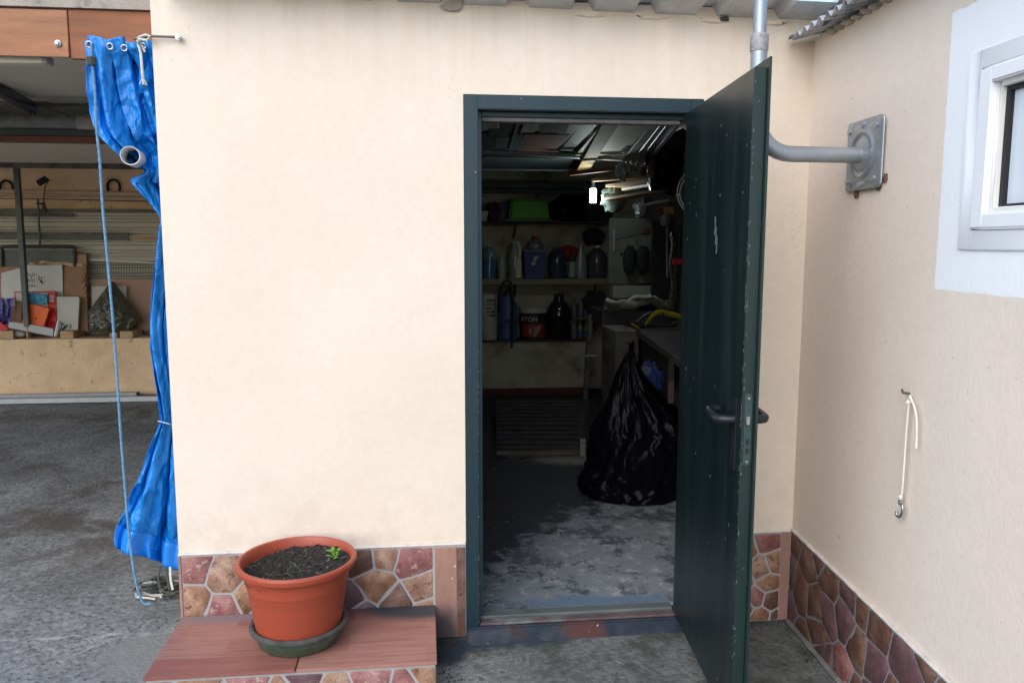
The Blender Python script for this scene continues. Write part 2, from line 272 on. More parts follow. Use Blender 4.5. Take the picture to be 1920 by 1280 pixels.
# ------------------------------------------------------------------ mesh helpers
ORG = {}
def basis(d, up=(0, 0, 1)):
    d = Vector(d).normalized(); up = Vector(up)
    if abs(d.dot(up)) > .97: up = Vector((0, 1, 0))
    a = d.cross(up).normalized(); return d, a, a.cross(d).normalized()
class MB:
    def __init__(s): s.v = []; s.f = []
    def add(s, vs, fs):
        k = len(s.v); s.v += [Vector(p) for p in vs]; s.f += [tuple(i+k for i in f) for f in fs]; return s
    def box(s, a, b):
        (x0, y0, z0), (x1, y1, z1) = a, b
        x0, x1 = sorted((x0, x1)); y0, y1 = sorted((y0, y1)); z0, z1 = sorted((z0, z1))
        return s.hexa([(x0,y0,z0),(x1,y0,z0),(x1,y1,z0),(x0,y1,z0)], [(x0,y0,z1),(x1,y0,z1),(x1,y1,z1),(x0,y1,z1)])
    def hexa(s, lo_, hi): return s.add(list(lo_)+list(hi), [(3,2,1,0),(4,5,6,7),(0,1,5,4),(1,2,6,5),(2,3,7,6),(3,0,4,7)])
    def bar(s, p, q, w_, h_, up=(0,0,1)):
        p, q = Vector(p), Vector(q); d, a, u = basis(q-p, up); a = a*w_/2; u = u*h_/2
        return s.hexa([p-a-u, p+a-u, p+a+u, p-a+u], [q-a-u, q+a-u, q+a+u, q-a+u])
    def tube(s, pts, r, n=8, caps=True):
        pts = [Vector(p) for p in pts]; rs = r if isinstance(r, (list, tuple)) else [r]*len(pts)
        d0, a, u = basis(pts[1]-pts[0]); rings = []
        for i, p in enumerate(pts):
            t = (pts[min(i+1, len(pts)-1)]-pts[max(i-1, 0)]).normalized()
            a = (a - t*a.dot(t)).normalized(); u = t.cross(a)
            rings.append([p + (a*math.cos(2*math.pi*k/n)+u*math.sin(2*math.pi*k/n))*rs[i] for k in range(n)])
        vs = [x for g in rings for x in g]; fs = []
        for i in range(len(pts)-1):
            for k in range(n): fs.append((i*n+k, i*n+(k+1)%n, (i+1)*n+(k+1)%n, (i+1)*n+k))
        if caps: fs += [tuple(reversed(range(n))), tuple((len(pts)-1)*n+k for k in range(n))]
        return s.add(vs, fs)
    def lathe(s, prof, c=(0,0,0), n=32, sx=1, sy=1, rot=0, caps=True):
        c = Vector(c); vs = []; fs = []
        for r, z in prof:
            for k in range(n):
                t = 2*math.pi*k/n+rot; vs.append(c+Vector((r*sx*math.cos(t), r*sy*math.sin(t), z)))
        for i in range(len(prof)-1):
            for k in range(n): fs.append((i*n+k, i*n+(k+1)%n, (i+1)*n+(k+1)%n, (i+1)*n+k))
        if caps:
            if prof[0][0] > 1e-5: fs.append(tuple(reversed(range(n))))
            if prof[-1][0] > 1e-5: fs.append(tuple((len(prof)-1)*n+k for k in range(n)))
        return s.add(vs, fs)
    def prism(s, poly, ext):
        """closed polygon (3-D points) pushed along ext"""
        n = len(poly); e = Vector(ext); vs = [Vector(p) for p in poly]+[Vector(p)+e for p in poly]
        return s.add(vs, [tuple(range(n)), tuple(reversed(range(n, 2*n)))]+[(i, i+n, (i+1) % n+n, (i+1) % n) for i in range(n)])
    def grid(s, fn, nu, nv, thick=None):
        vs = [Vector(fn(i/nu, j/nv)) for j in range(nv+1) for i in range(nu+1)]
        return s.add(vs, [(j*(nu+1)+i, j*(nu+1)+i+1, (j+1)*(nu+1)+i+1, (j+1)*(nu+1)+i) for j in range(nv) for i in range(nu)])
    def lump(s, c, rad, n=20, amp=.25, fr=2.5, seed=0, e=1., flat=None):
        """soft irregular body: a ball pulled about by noise"""
        c = Vector(c); vs = []; fs = []; m = n//2
        for j in range(m+1):
            ph = math.pi*j/m
            for i in range(n):
                th = 2*math.pi*i/n; d = Vector((math.sin(ph)*math.cos(th), math.sin(ph)*math.sin(th), math.cos(ph)))
                k = 1+amp*noise.fractal(d*fr+Vector((seed*7.3, seed, 0)), .8, 2, 3)
                q = Vector([math.copysign(abs(t)**e, t) for t in d])*k
                p = c+Vector((q.x*rad[0], q.y*rad[1], q.z*rad[2]))
                if flat is not None and p.z < flat: p.z = flat
                vs.append(p)
        for j in range(m):
            for i in range(n): fs.append((j*n+i, (j+1)*n+i, (j+1)*n+(i+1) % n, j*n+(i+1) % n))
        return s.add(vs, fs)
    def build(s, name, mat, parent=None, smooth=True, ang=35, bev=0, seg=1, solid=0, subd=0, label=None, kind=None):
        me = bpy.data.meshes.new(name)
        if parent is None:
            xs = [p.x for p in s.v]; ys = [p.y for p in s.v]; zs = [p.z for p in s.v]
            o_ = Vector(((min(xs)+max(xs))/2, (min(ys)+max(ys))/2, min(zs)))
        else: o_ = ORG[parent.name]
        me.from_pydata([p-o_ for p in s.v], [], s.f); me.validate()
        bm = bmesh.new(); bm.from_mesh(me); bmesh.ops.remove_doubles(bm, verts=bm.verts, dist=1e-6)
        bmesh.ops.recalc_face_normals(bm, faces=bm.faces)
        if bev: bmesh.ops.bevel(bm, geom=[e for e in bm.edges if len(e.link_faces) == 2 and e.calc_face_angle(0) > .5], offset=bev, segments=seg, affect='EDGES', clamp_overlap=True)
        bm.to_mesh(me); bm.free()
        if smooth: me.shade_smooth(); me.set_sharp_from_angle(angle=R(ang))
        me.materials.append(mat)
        ob = bpy.data.objects.new(name, me); COL.objects.link(ob)
        if parent is None: ob.location = o_
        else: ob.parent = parent
        ORG[ob.name] = o_
        if solid: md = ob.modifiers.new('thickness', 'SOLIDIFY'); md.thickness = solid; md.offset = 0
        if subd: md = ob.modifiers.new('smooth', 'SUBSURF'); md.levels = md.render_levels = subd
        if label: ob['label'] = label
        if kind: ob['kind'] = kind
        return ob
def tag(o, label, cat, group=None, kind=None):
    o['label'] = label; o['category'] = cat
    if group: o['group'] = group
    if kind: o['kind'] = kind
    return o
def thing(name, label, cat, loc=(0,0,0), group=None):
    o = bpy.data.objects.new(name, None); COL.objects.link(o); o.location = loc; o.empty_display_size = .1
    ORG[o.name] = Vector(loc); return tag(o, label, cat, group, 'thing')
def struct(o): o['kind'] = 'structure'; return o
def copy_tree(src, delta, label, rotz=0, scale=None):
    c = src.copy(); COL.objects.link(c); c.location = src.location+Vector(delta); c['label'] = label
    if rotz: c.rotation_euler = (0, 0, rotz)
    if scale: c.scale = scale
    for ch in [x for x in src.children]:
        d = ch.copy(); COL.objects.link(d); d.parent = c
        for g in [x for x in ch.children]: e = g.copy(); COL.objects.link(e); e.parent = d
    return c
def text_mesh(txt, size, ext=.0006):
    cu = bpy.data.curves.new('t', 'FONT'); cu.body = txt; cu.size = size; cu.extrude = ext; cu.align_x = 'CENTER'; cu.align_y = 'CENTER'; cu.resolution_u = 3
    ob = bpy.data.objects.new('t', cu); COL.objects.link(ob); bpy.context.view_layer.update()
    me = bpy.data.meshes.new_from_object(ob.evaluated_get(bpy.context.evaluated_depsgraph_get()))
    vs = [v.co.copy() for v in me.vertices]; fs = [tuple(p.vertices) for p in me.polygons]
    bpy.data.objects.remove(ob); bpy.data.curves.remove(cu); bpy.data.meshes.remove(me); return vs, fs
def fbm(p, sc=1, o=4): return noise.fractal(Vector(p)*sc, .9, 2, o)

# crazy paving: cells grown round seed points, cut apart by grout joints, each a low slab with worn corners
def cells(rect, seeds, gap, rng, limit=None):
    x0, y0, x1, y1 = rect; out = []
    for i, (sx, sy, c) in enumerate(seeds):
        poly = [Vector((x0, y0)), Vector((x1, y0)), Vector((x1, y1)), Vector((x0, y1))]
        cuts = [(Vector((x0, 0)), Vector((1, 0)), 0), (Vector((x1, 0)), Vector((-1, 0)), 0), (Vector((0, y0)), Vector((0, 1)), 0), (Vector((0, y1)), Vector((0, -1)), 0)]
        for j, (tx, ty, _) in enumerate(seeds):
            if i == j: continue
            d = Vector((sx-tx, sy-ty)); cuts.append((Vector(((sx+tx)/2, (sy+ty)/2)), d.normalized(), gap/2))
        for p0, nrm, g in cuts:
            q = p0+nrm*g; new = []
            for k in range(len(poly)):
                a, b = poly[k], poly[(k+1) % len(poly)]; da, db = (a-q).dot(nrm), (b-q).dot(nrm)
                if da >= 0: new.append(a)
                if (da > 0 > db) or (da < 0 < db): new.append(a+(b-a)*(da/(da-db)))
            poly = new
            if len(poly) < 3: break
        if len(poly) < 3: continue
        ar = abs(sum(poly[k].x*poly[(k+1) % len(poly)].y-poly[(k+1) % len(poly)].x*poly[k].y for k in range(len(poly))))/2
        if ar < 3e-4: continue
        pts = []
        for k in range(len(poly)):
            a, b = poly[k], poly[(k+1) % len(poly)]; L = (b-a).length; m = max(1, int(L/.045))
            for t in range(m):
                p = a+(b-a)*(t/m); inner = x0+.004 < p.x < x1-.004 and y0+.004 < p.y < y1-.004
                if inner and t: p = p+Vector((rng.uniform(-1, 1), rng.uniform(-1, 1)))*.0052
                pts.append(p)
        q = []
        for k in range(len(pts)):
            a, b = pts[k], pts[(k+1) % len(pts)]; L = (b-a).length; e = min(.16, .0045/max(L, 1e-4))
            q += [a+(b-a)*e, b+(a-b)*e]
        out.append((q, c))
    return out
def stone_obj(poly, to3, depth, mat, parent, rng):
    c = sum(poly, Vector((0, 0)))/len(poly); n = len(poly); base = to3(0, 0, 1)-to3(0, 0, 0)
    tilt = (rng.uniform(-.0025, .0025), rng.uniform(-.0025, .0025)); d = depth+rng.uniform(-.001, .001); vs = []
    for p in poly: vs.append(to3(p.x, p.y, 0))
    for p in poly: vs.append(to3(p.x, p.y, d-.0012+tilt[0]*(p.x-c.x)+tilt[1]*(p.y-c.y)))
    for p in poly:
        k = p+(c-p).normalized()*min(.0022, (c-p).length*.3); vs.append(to3(k.x, k.y, d+tilt[0]*(k.x-c.x)+tilt[1]*(k.y-c.y)))
    fs = [(i, (i+1) % n, n+(i+1) % n, n+i) for i in range(n)]+[(n+i, n+(i+1) % n, 2*n+(i+1) % n, 2*n+i) for i in range(n)]+[tuple(2*n+i for i in range(n))]
    return MB().add(vs, fs).build('stone', mat, parent, ang=50)

# ------------------------------------------------------------------ ground
gm = MB()
def gz(x, y): return -.0 + .003*noise.noise(Vector((x*1.3, y*1.3, 0)))*(1 if abs(x) < 6 and abs(y) < 7 else 0)
xs = [-60, -20, -8]+[-6+.25*i for i in range(41)]+[6, 12, 25, 60]; ys = [-60, -20, -9]+[-5+.25*i for i in range(45)]+[8, 14, 25, 60]
gm.add([(x, y, gz(x, y)-.004) for y in ys for x in xs], [(j*len(xs)+i, j*len(xs)+i+1, (j+1)*len(xs)+i+1, (j+1)*len(xs)+i) for j in range(len(ys)-1) for i in range(len(xs)-1)])
struct(gm.build('ground', concrete))
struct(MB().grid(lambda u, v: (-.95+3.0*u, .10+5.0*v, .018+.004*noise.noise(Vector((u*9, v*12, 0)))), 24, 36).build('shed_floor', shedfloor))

# ------------------------------------------------------------------ the shed: walls, plinth, frame, door, roof
XL, DW, ZT, EAVE = -1.0641, .8939, 2.05, 2.378
shed = thing('garden_shed', 'cream plastered shed with crazy paving plinth and open dark green door', 'shed', (.45, 0, 0))
def wallbox(name, mat, *bx, parent=shed, bev=0):
    m = MB()
    for a, b in bx: m.box(a, b)
    return m.build(name, mat, parent, bev=bev)
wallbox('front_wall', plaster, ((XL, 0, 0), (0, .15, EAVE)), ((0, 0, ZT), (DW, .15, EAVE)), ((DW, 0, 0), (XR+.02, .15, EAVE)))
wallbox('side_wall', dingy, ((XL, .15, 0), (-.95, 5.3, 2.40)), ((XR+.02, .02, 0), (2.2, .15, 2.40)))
wallbox('side_wall', M('dark plaster', (.10,.092,.082), .9, var=.3, vs_=4, bump=.5), ((2.05, .151, 0), (2.2, 5.3, 2.40)))  # right inner wall in a darker plaster than the others
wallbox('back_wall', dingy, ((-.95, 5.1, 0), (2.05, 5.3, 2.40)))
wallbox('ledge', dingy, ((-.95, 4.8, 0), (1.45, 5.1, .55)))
wallbox('skirting', plain('faded red paint', (.12,.03,.025), .8, var=.4), ((-.95, 4.785, .018), (1.45, 4.8, .09)))
# roof of trapezoid sheets: wide pans down, narrow ridges up; free edge .22 m in front of the wall
ridges = [WY(px, 20, -.02).x for px in (1092, 1212, 1329, 1443)]; per = (ridges[-1]-ridges[0])/3
prof = []
x = ridges[0]-per*7
while x < 1.6:
    for dx, dz in ((-.043, 0), (-.021, .036), (.021, .036), (.043, 0)): prof.append((x+dx, dz))
    x += per
prof = [(px, pz) for px, pz in prof if -1.07 < px < 1.43]
def roof_pt(u, v):
    t = u*(len(prof)-1); i = min(int(t), len(prof)-2); fx = t-i
    return (prof[i][0]+(prof[i+1][0]-prof[i][0])*fx, -.215+.75*v, 2.336+.055*v*1.0-.016+(prof[i][1]+(prof[i+1][1]-prof[i][1])*fx)+.004*math.sin(u*40)*v)
k0 = 0; npan = 4; step = 4*3
for a in range(0, len(prof)-1, step):     # separate lapped sheets, three ridges each
    seg = prof[a:min(a+step+1, len(prof))]
    if len(seg) < 2: continue
    dz = .0015*((a//step) % 2)
    def fn(u, v, seg=seg, dz=dz):
        i = min(int(round(u*(len(seg)-1))), len(seg)-1)
        y_ = (-.155, 0, .2)[j] if (j := int(round(v*12))) < 3 else .2+5.2*(j-2)/10
        return (seg[i][0], y_, (2.356, 2.336)[j]+seg[i][1]+dz+.008+.0115*(1.13-seg[i][0]) if j < 2 else 2.329+seg[i][1]+dz+.0115*(1.13-seg[i][0]))
    MB().grid(fn, len(seg)-1, 12).build('roof_sheet', zinc, shed, smooth=False, solid=.0012)
wallbox('ceiling', greysheet, ((XL, .16, 2.402), (2.2, 5.3, 2.42)))
# mortar beads that close the ridges over the wall, with two broken lumps
for i, rx in enumerate(ridges): MB().lump((rx+.03, -.002, 2.330+.0115*(1.13-rx)), (.055, .008, .010), 12, .5, 3, i).build('mortar_bead', plaster, shed)
MB().lump(tuple(WY(1358, 36, -.008)), (.018, .010, .008), 12, .6, 3, 9).build('mortar_bead', MATS['dark bundle mortar'] if 'dark bundle mortar' in MATS else M('dark mortar', (.06,.06,.065), .9), shed)
MB().prism([WY(px, py, -.012) for px, py in ((824, 11), (868, -4), (866, 14), (858, 21), (835, 20))], (0, -.004, 0)).build('cement_patch', M('grey cement', (.36,.31,.27), .9, var=.15, bump=.6, bs=50), shed, bev=.001)
# plinth of crazy paving on the shed front
rng = random.Random(3); ZP = .3731
pl = MB().box((XL-.002, -.0075, 0), (-.002, 0, ZP)).build('plinth', grout, shed); pl2 = MB().box((DW+.002, -.0075, 0), (XR-.008, 0, ZP)).build('plinth', grout, shed)
def onwall(px, py): p = WY(px, py, -.008); return p.x, p.z
def front3(x, z, d): return Vector((x, -.0075-d, z))
sd1 = [(363,1066,'p'),(362,1125,'o'),(420,1082,'t'),(418,1142,'p'),(470,1120,'o'),(500,1150,'t'),(500,1060,'t'),(560,1110,'p'),(610,1060,'o'),(610,1145,'t'),(655,1130,'m'),
       (680,1045,'b'),(719,1040,'t'),(770,1050,'p'),(705,1095,'o'),(788,1105,'t'),(748,1128,'b'),(670,1150,'m'),(800,1145,'o')]
seeds = [(*onwall(px, py), c) for px, py, c in sd1]
xe0 = onwall(343, 1080)[0]; xe1 = onwall(811, 1080)[0]
for poly, c in cells((xe0, .085, xe1, ZP-.008), seeds, .010, rng): stone_obj(poly, front3, .0035, ST[c], pl, rng)
MB().box((XL-.001, -.012, 0), (xe0-.004, -.0075, ZP-.006)).build('edge_tile', edge_tile, pl, bev=.001)
xm = onwall(816, 1080)[0]
MB().box((xm, -.013, 0), (-.036, -.0075, ZP-.01)).build('edge_tile', edge_tile, pl, bev=.0015)
MB().box((-.034, -.012, 0), (-.004, -.0075, ZP-.012)).build('edge_tile', ST['b'], pl, bev=.0015)
sd2 = [(1440,1012,'p'),(1428,1065,'t'),(1452,1055,'o'),(1440,1092,'o'),(1418,1120,'p'),(1446,1125,'b'),(1425,1155,'o'),(1460,1158,'b'),(1395,1030,'t'),(1390,1090,'p'),(1395,1140,'o'),(1360,1040,'o'),(1350,1110,'t'),(1330,1060,'p'),(1325,1140,'o')]
seeds = [(*onwall(px, py), c) for px, py, c in sd2]; xe = onwall(1461, 1080)[0]
for poly, c in cells((DW+.012, .004, xe, ZP-.008), seeds, .009, rng): stone_obj(poly, front3, .0035, ST[c], pl2, rng)
MB().box((xe+.003, -.0115, .003), (XR-.012, -.0075, ZP-.004)).build('edge_tile', edge_tile, pl2, bev=.001)
# white mortar line on the plinth
for x0_, x1_, pp_ in ((XL, -.002, pl), (DW+.002, XR-.012, pl2)):
    mm = MB(); n_ = int((x1_-x0_)/.03)
    mm.tube([(x0_+(x1_-x0_)*i/n_, -.006, ZP+.001+.0025*noise.noise(Vector((i*.7, 3, 0)))) for i in range(n_+1)], [.0055+.0025*noise.noise(Vector((i*1.3, 0, 5))) for i in range(n_+1)], 6)
    mm.build('mortar_line', M('whitish mortar', (.62,.58,.53), .9, var=.2, vs_=30, bump=.7, bs=60), pp_)
# door frame, three bars with a rebate, then stops
fr = MB(); FWD = .052
for a, b in (((0, -.006, 0), (FWD, .10, ZT)), ((DW-FWD, -.006, 0), (DW, .025, ZT)), ((FWD, -.0055, ZT-FWD), (DW-FWD, .10, ZT))): fr.box(a, b)
frame = fr.build('door_frame', frame_m, shed, bev=.003, seg=2)
st = MB(); st.box((FWD, .045, .0), (FWD+.017, .098, ZT-FWD)); st.box((FWD+.017, .046, ZT-FWD-.018), (DW-FWD-.001, .098, ZT-FWD))
st.build('door_stop', M('dark frame paint', (.030,.06,.075), .45, var=.15), frame, bev=.002)
MB().box((FWD+.018, .052, ZT-FWD-.034), (DW-FWD-.018, .097, ZT-FWD-.019)).build('head_strip', M('chipped grey wood', (.17,.155,.15), .8, var=.3, vs_=20, bump=.5), frame, bev=.003)
# threshold
MB().hexa([(FWD-.05, -.085, -.01), (DW-.0, -.065, -.01), (DW, .10, -.01), (FWD-.05, .10, -.01)], [(FWD-.05, -.018, .036), (DW, -.018, .036), (DW, .10, .036), (FWD-.05, .10, .036)]).build('step_riser', navy, shed, bev=.006, seg=2)
MB().box((FWD+.002, -.005, .036), (DW-FWD-.002, .034, .046)).build('sill', sillpink, shed, bev=.003)
MB().box((FWD+.002, .036, .036), (DW-FWD-.002, .085, .056)).build('sill', sillm, shed, bev=.004)
# door leaf: hung on the right jamb, swung out past a right angle. Local axes: along the leaf, through it, up
hinge = Vector((.826, -.008, 0)); free = Vector((.757, -.785, 0)); dl = (free-hinge).normalized(); dn = Vector((-dl.y, dl.x, 0))   # dn: to the outer side (right)
if dn.x < 0: dn = -dn
LW = (free-hinge).length; Z0, Z1 = .062, 1.996
def DL(a, t, z): return hinge+dl*a+dn*t+Vector((0, 0, z))
def dbox(m, a0, a1, t0, t1, z0, z1): return m.hexa([DL(a0,t0,z0), DL(a1,t0,z0), DL(a1,t1,z0), DL(a0,t1,z0)], [DL(a0,t0,z1), DL(a1,t0,z1), DL(a1,t1,z1), DL(a0,t1,z1)])
door = dbox(MB(), 0, LW, 0, .034, Z0, Z1).build('door', door_m, shed, bev=.0015)
dbox(MB(), LW-.0005, LW+.003, .0012, .034, Z0+.001, Z1-.001).build('door_edge', edge_m, door, bev=.001)
m = MB(); dbox(m, -.02, LW+.022, .0345, .041, Z0-.02, Z1+.024); m.build('outer_skin', edge_m, door, bev=.001)
LZ = 1.005
def lever(name, side):
    s_ = -1 if side < 0 else 1; t0 = 0 if side < 0 else .041; m = MB(); a = LW-.052
    pts = [DL(a, t0+s_*.004, LZ), DL(a, t0+s_*.030, LZ), DL(a-.006, t0+s_*.045, LZ), DL(a-.022, t0+s_*.052, LZ+.001), DL(a-.06, t0+s_*.053, LZ+.003), DL(a-.095, t0+s_*.053, LZ+.004), DL(a-.115, t0+s_*.048, LZ+.005), DL(a-.124, t0+s_*.032, LZ+.006), DL(a-.125, t0+s_*.014, LZ+.006)]
    m.tube(pts, [.014, .0135, .013, .013, .013, .013, .013, .0125, .011], 12); h = m.build(name, blackmetal, door, ang=60); return h
lever('handle', -1); lever('handle', 1)
for t0, t1 in ((-.0065, -.0002), (.0412, .0475)):
    m = dbox(MB(), LW-.073, LW-.032, t0, t1, LZ-.155, LZ+.07); m.build('handle_plate', blackmetal, door, bev=.003, seg=2)
m = MB()
def cap_plate(z0, z1, hw, t): 
    pts = []; c = .018
    for k in range(9): th = math.pi*k/8; pts.append(DL(LW+.003, c+hw*math.cos(th), z1-hw+hw*math.sin(th)))
    for k in range(9): th = math.pi*k/8; pts.append(DL(LW+.003, c-hw*math.cos(th), z0+hw-hw*math.sin(th)))
    return pts
lock = MB().prism(cap_plate(LZ-.125, LZ+.088, .011, 0), dl*.0022).build('lock_plate', M('painted lock plate', (.028,.055,.05), .4, var=.3, vs_=40), door, bev=.0006)
m = MB(); dbox(m, LW+.005, LW+.012, .0115, .0235, LZ-.004, LZ+.022); m.build('latch', chrome, door, bev=.002)
m = MB(); dbox(m, LW+.0045, LW+.0062, .0130, .0215, LZ-.062, LZ-.047); dbox(m, LW+.0045, LW+.0062, .0130, .0215, LZ-.088, LZ-.074); m.build('bolt_slot', blackrub, lock)
for z in (LZ+.074, LZ-.112):
    MB().tube([DL(LW+.005, .018, z), DL(LW+.0065, .018, z)], .0038, 10).build('screw', chrome, lock)
for z in (.30, 1.02, 1.74):
    m = MB().tube([DL(-.012, .040, z-.05), DL(-.012, .040, z+.05)], .009, 10); m.build('hinge', blackmetal, door)
# paint chips where the dark paint has come off the inner face
cs = MB(); 
for q in range(3):
    a0 = LW*.56+q*.012; z0 = 1.575-.03*q
    cs.prism([DL(a0+.004*math.sin(k*1.7)+.007*math.cos(2*math.pi*k/9), -.0004, z0+.032*math.sin(2*math.pi*k/9)) for k in range(9)], dn*.0003)
cs.build('paint_scar', M('scraped paint', (.10,.13,.135), .6, var=.4, vs_=60), door)

def chips(name, parent, pts, size, rng_):
    m = MB()
    for c, a, u, nrm in pts:
        s_ = size*rng_.uniform(.35, 1.3); k0 = rng_.uniform(0, 6)
        m.prism([c+a*(s_*.35*math.cos(2*math.pi*k/6+k0)*rng_.uniform(.6, 1.2))+u*(s_*rng_.uniform(.7, 2.2)*math.sin(2*math.pi*k/6+k0)) for k in range(6)], nrm*.0003)
    m.build(name, M('bare metal chip', (.30,.33,.33), .6, var=.3, vs_=90), parent, smooth=False, kind='stuff')
rc_ = random.Random(41); up_ = Vector((0, 0, 1)); pts = []
for i in range(70):
    z = rc_.uniform(Z0, Z1) if i % 3 else LZ+rc_.gauss(-.02, .12)
    pts.append((DL(LW-.0022, -.0003, z), dl*.8, up_, -dn))
    if i < 40: pts.append((DL(LW+.0033, .0035, rc_.uniform(Z0, Z1)), dn*.6, up_, dl))
for i in range(26): pts.append((DL(rc_.uniform(.05, LW-.02), -.0003, rc_.uniform(Z0+.02, Z1)), dl*.5, up_, -dn))
chips('paint_chips', door, pts, .0028, rc_)
pts = [(Vector((FWD-.0025, -.0063, rc_.uniform(.02, 1.2)**1)), Vector((.8, 0, 0)), up_, Vector((0, -1, 0))) for i in range(45)]
chips('paint_chips', frame, pts, .0024, rc_)

# ------------------------------------------------------------------ step bench of wood-look tiles in front of the plinth
bench = thing('tiled_step', 'low step block topped with reddish wood look tiles under the flower pot', 'step', (-.59, -.22, 0))
SX0, SX1, SY, SZ = -1.058, -.120, -.438, .137
body = MB().box((SX0+.006, SY+.008, 0), (SX1-.006, -.013, SZ-.012)).build('body', grout, bench)
seam = WZ(557, 1243, SZ).x
MB().box((SX0, SY, SZ-.0115), (seam-.0015, -.0135, SZ)).build('tile', woodtile, bench, bev=.002, seg=2)
MB().box((seam+.0015, SY+.001, SZ-.0118), (SX1, -.0135, SZ-.0004)).build('tile', woodtile, bench, bev=.002, seg=2)
rng = random.Random(11)
seeds = [(SX0+.06+.093*i+rng.uniform(-.03, .03), .035+.06*(i % 2)+rng.uniform(-.015, .015), 'potpomtp'[i % 8]) for i in range(10)]
for poly, c in cells((SX0+.008, .004, SX1-.008, SZ-.022), seeds, .011, rng): stone_obj(poly, lambda x, z, d: Vector((x, SY+.008-d, z)), .0038, ST[c], body, rng)
seeds = [(-.02-.09*i, .04+.05*(i % 2), 'pot'[i % 3]) for i in range(5)]
for poly, c in cells((-.42, .004, -.02, SZ-.022), seeds, .011, rng): stone_obj(poly, lambda y, z, d: Vector((SX1-.006+d, y, z)), .0045, ST[c], body, rng)

# ------------------------------------------------------------------ the house on the right: wall with window, plinth, corrugated eave
house = thing('house', 'house with cream rendered wall, white bordered window and corrugated eave', 'house', HW(1.2, 0, 0))
def hb(m, s0, s1, o0, o1, z0, z1): return m.hexa([HW(s0,o0,z0), HW(s1,o0,z0), HW(s1,o1,z0), HW(s0,o1,z0)], [HW(s0,o0,z1), HW(s1,o0,z1), HW(s1,o1,z1), HW(s0,o1,z1)])
wo = dict(s0=.962, s1=1.74, z0=1.503, z1=2.004)
m = MB(); HT = 2.272
hb(m, .0, wo['s0'], 0, -.2, 0, HT); hb(m, wo['s0'], wo['s1'], 0, -.2, 0, wo['z0']); hb(m, wo['s0'], wo['s1'], 0, -.2, wo['z1'], HT); hb(m, wo['s1'], 3.6, 0, -.2, 0, HT)
m.build('wall', plasterh, house)
hb(MB(), 0, 3.6, -.21, -4, 0, HT-.02).build('wall_core', dingy, house)
win = MB()
def ring(m, a, b, o0, o1):     # a: outer (s0,s1,z0,z1), b: inner
    hb(m, a[0], b[0], o0, o1, a[2], a[3]); hb(m, b[1], a[1], o0, o1, a[2], a[3]); hb(m, b[0], b[1], o0, o1, a[2], b[2]); hb(m, b[0], b[1], o0, o1, b[3], a[3])
A = (wo['s0']+.001, wo['s1']-.001, wo['z0']+.001, wo['z1']-.001); Bq = (1.014, 1.688, 1.553, 1.955)
ring(win, A, Bq, .006, -.06); wn = win.build('window', white_al, house, bev=.002)
m = MB(); C1 = (1.0175, 1.6845, 1.5565, 1.9515); D1 = (1.062, 1.640, 1.595, 1.915); ring(m, C1, D1, .012, -.05); m.build('sash', white_al, wn, bev=.004, seg=2)
m = MB(); C2 = (1.0625, 1.6395, 1.5955, 1.9145); D2 = (1.078, 1.624, 1.609, 1.901); ring(m, C2, D2, -.006, -.05); m.build('bead', white_rev, wn, bev=.002)
m = MB(); C3 = (1.0785, 1.6235, 1.6095, 1.9005); D3 = (1.092, 1.610, 1.616, 1.890); ring(m, C3, D3, -.020, -.05); m.build('gasket', blackrub, wn)
hb(MB(), 1.0925, 1.6095, -.032, -.038, 1.6165, 1.8895).build('pane', pane_m, wn)
m = MB(); hb(m, Bq[0]-.0005, C1[0]+.0005, .002, -.05, Bq[2], Bq[3]); hb(m, Bq[0], Bq[1], .002, -.05, C1[3]-.0005, Bq[3]); m.build('frame_gap', blackrub, wn)
hpl = MB(); ztop = lambda s: .381-.037*s
hpl.hexa([HW(.012,0,0), HW(3.6,0,0), HW(3.6,.0075,0), HW(.012,.0075,0)], [HW(.012,0,ztop(0)), HW(3.6,0,ztop(3.6)), HW(3.6,.0075,ztop(3.6)), HW(.012,.0075,ztop(0))])
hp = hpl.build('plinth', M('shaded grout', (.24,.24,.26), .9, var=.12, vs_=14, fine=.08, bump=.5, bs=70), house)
rng = random.Random(21); seeds = []; i = 0; s_ = .03
while s_ < 1.7:
    for k in range(3):
        seeds.append((s_+rng.uniform(-.04, .04), .07+.15*k+rng.uniform(-.04, .04)+(-.06 if i % 2 else 0), rng.choice('pmobmbbm'))) 
    s_ += .115; i += 1
zt_ = .381
for poly, c in cells((.016, .004, 1.72, .371), seeds, .010, rng):
    stone_obj(poly, lambda s, z, d: HW(s, .0075+d, z*(ztop(s)/.381)), .0035, ST[c], hp, rng)
m = MB(); n_ = 110
m.tube([HW(.015+i*.033, .006, ztop(i*.033)+.001+.0035*noise.noise(Vector((i*.6, 8, 0)))) for i in range(n_)], [.007+.004*noise.noise(Vector((i*1.1, 0, 2))) for i in range(n_)], 6)
m.build('mortar_line', MATS['whitish mortar'], hp)
m = MB(); m.tube([HW(.03+i*.05, .012, .004) for i in range(40)], [.012+.006*noise.noise(Vector((i*1.1, 4, 2))) for i in range(40)], 6); m.build('mortar_foot', M('dark cement', (.16,.16,.165), .9, var=.3, vs_=20, bump=.6), hp)
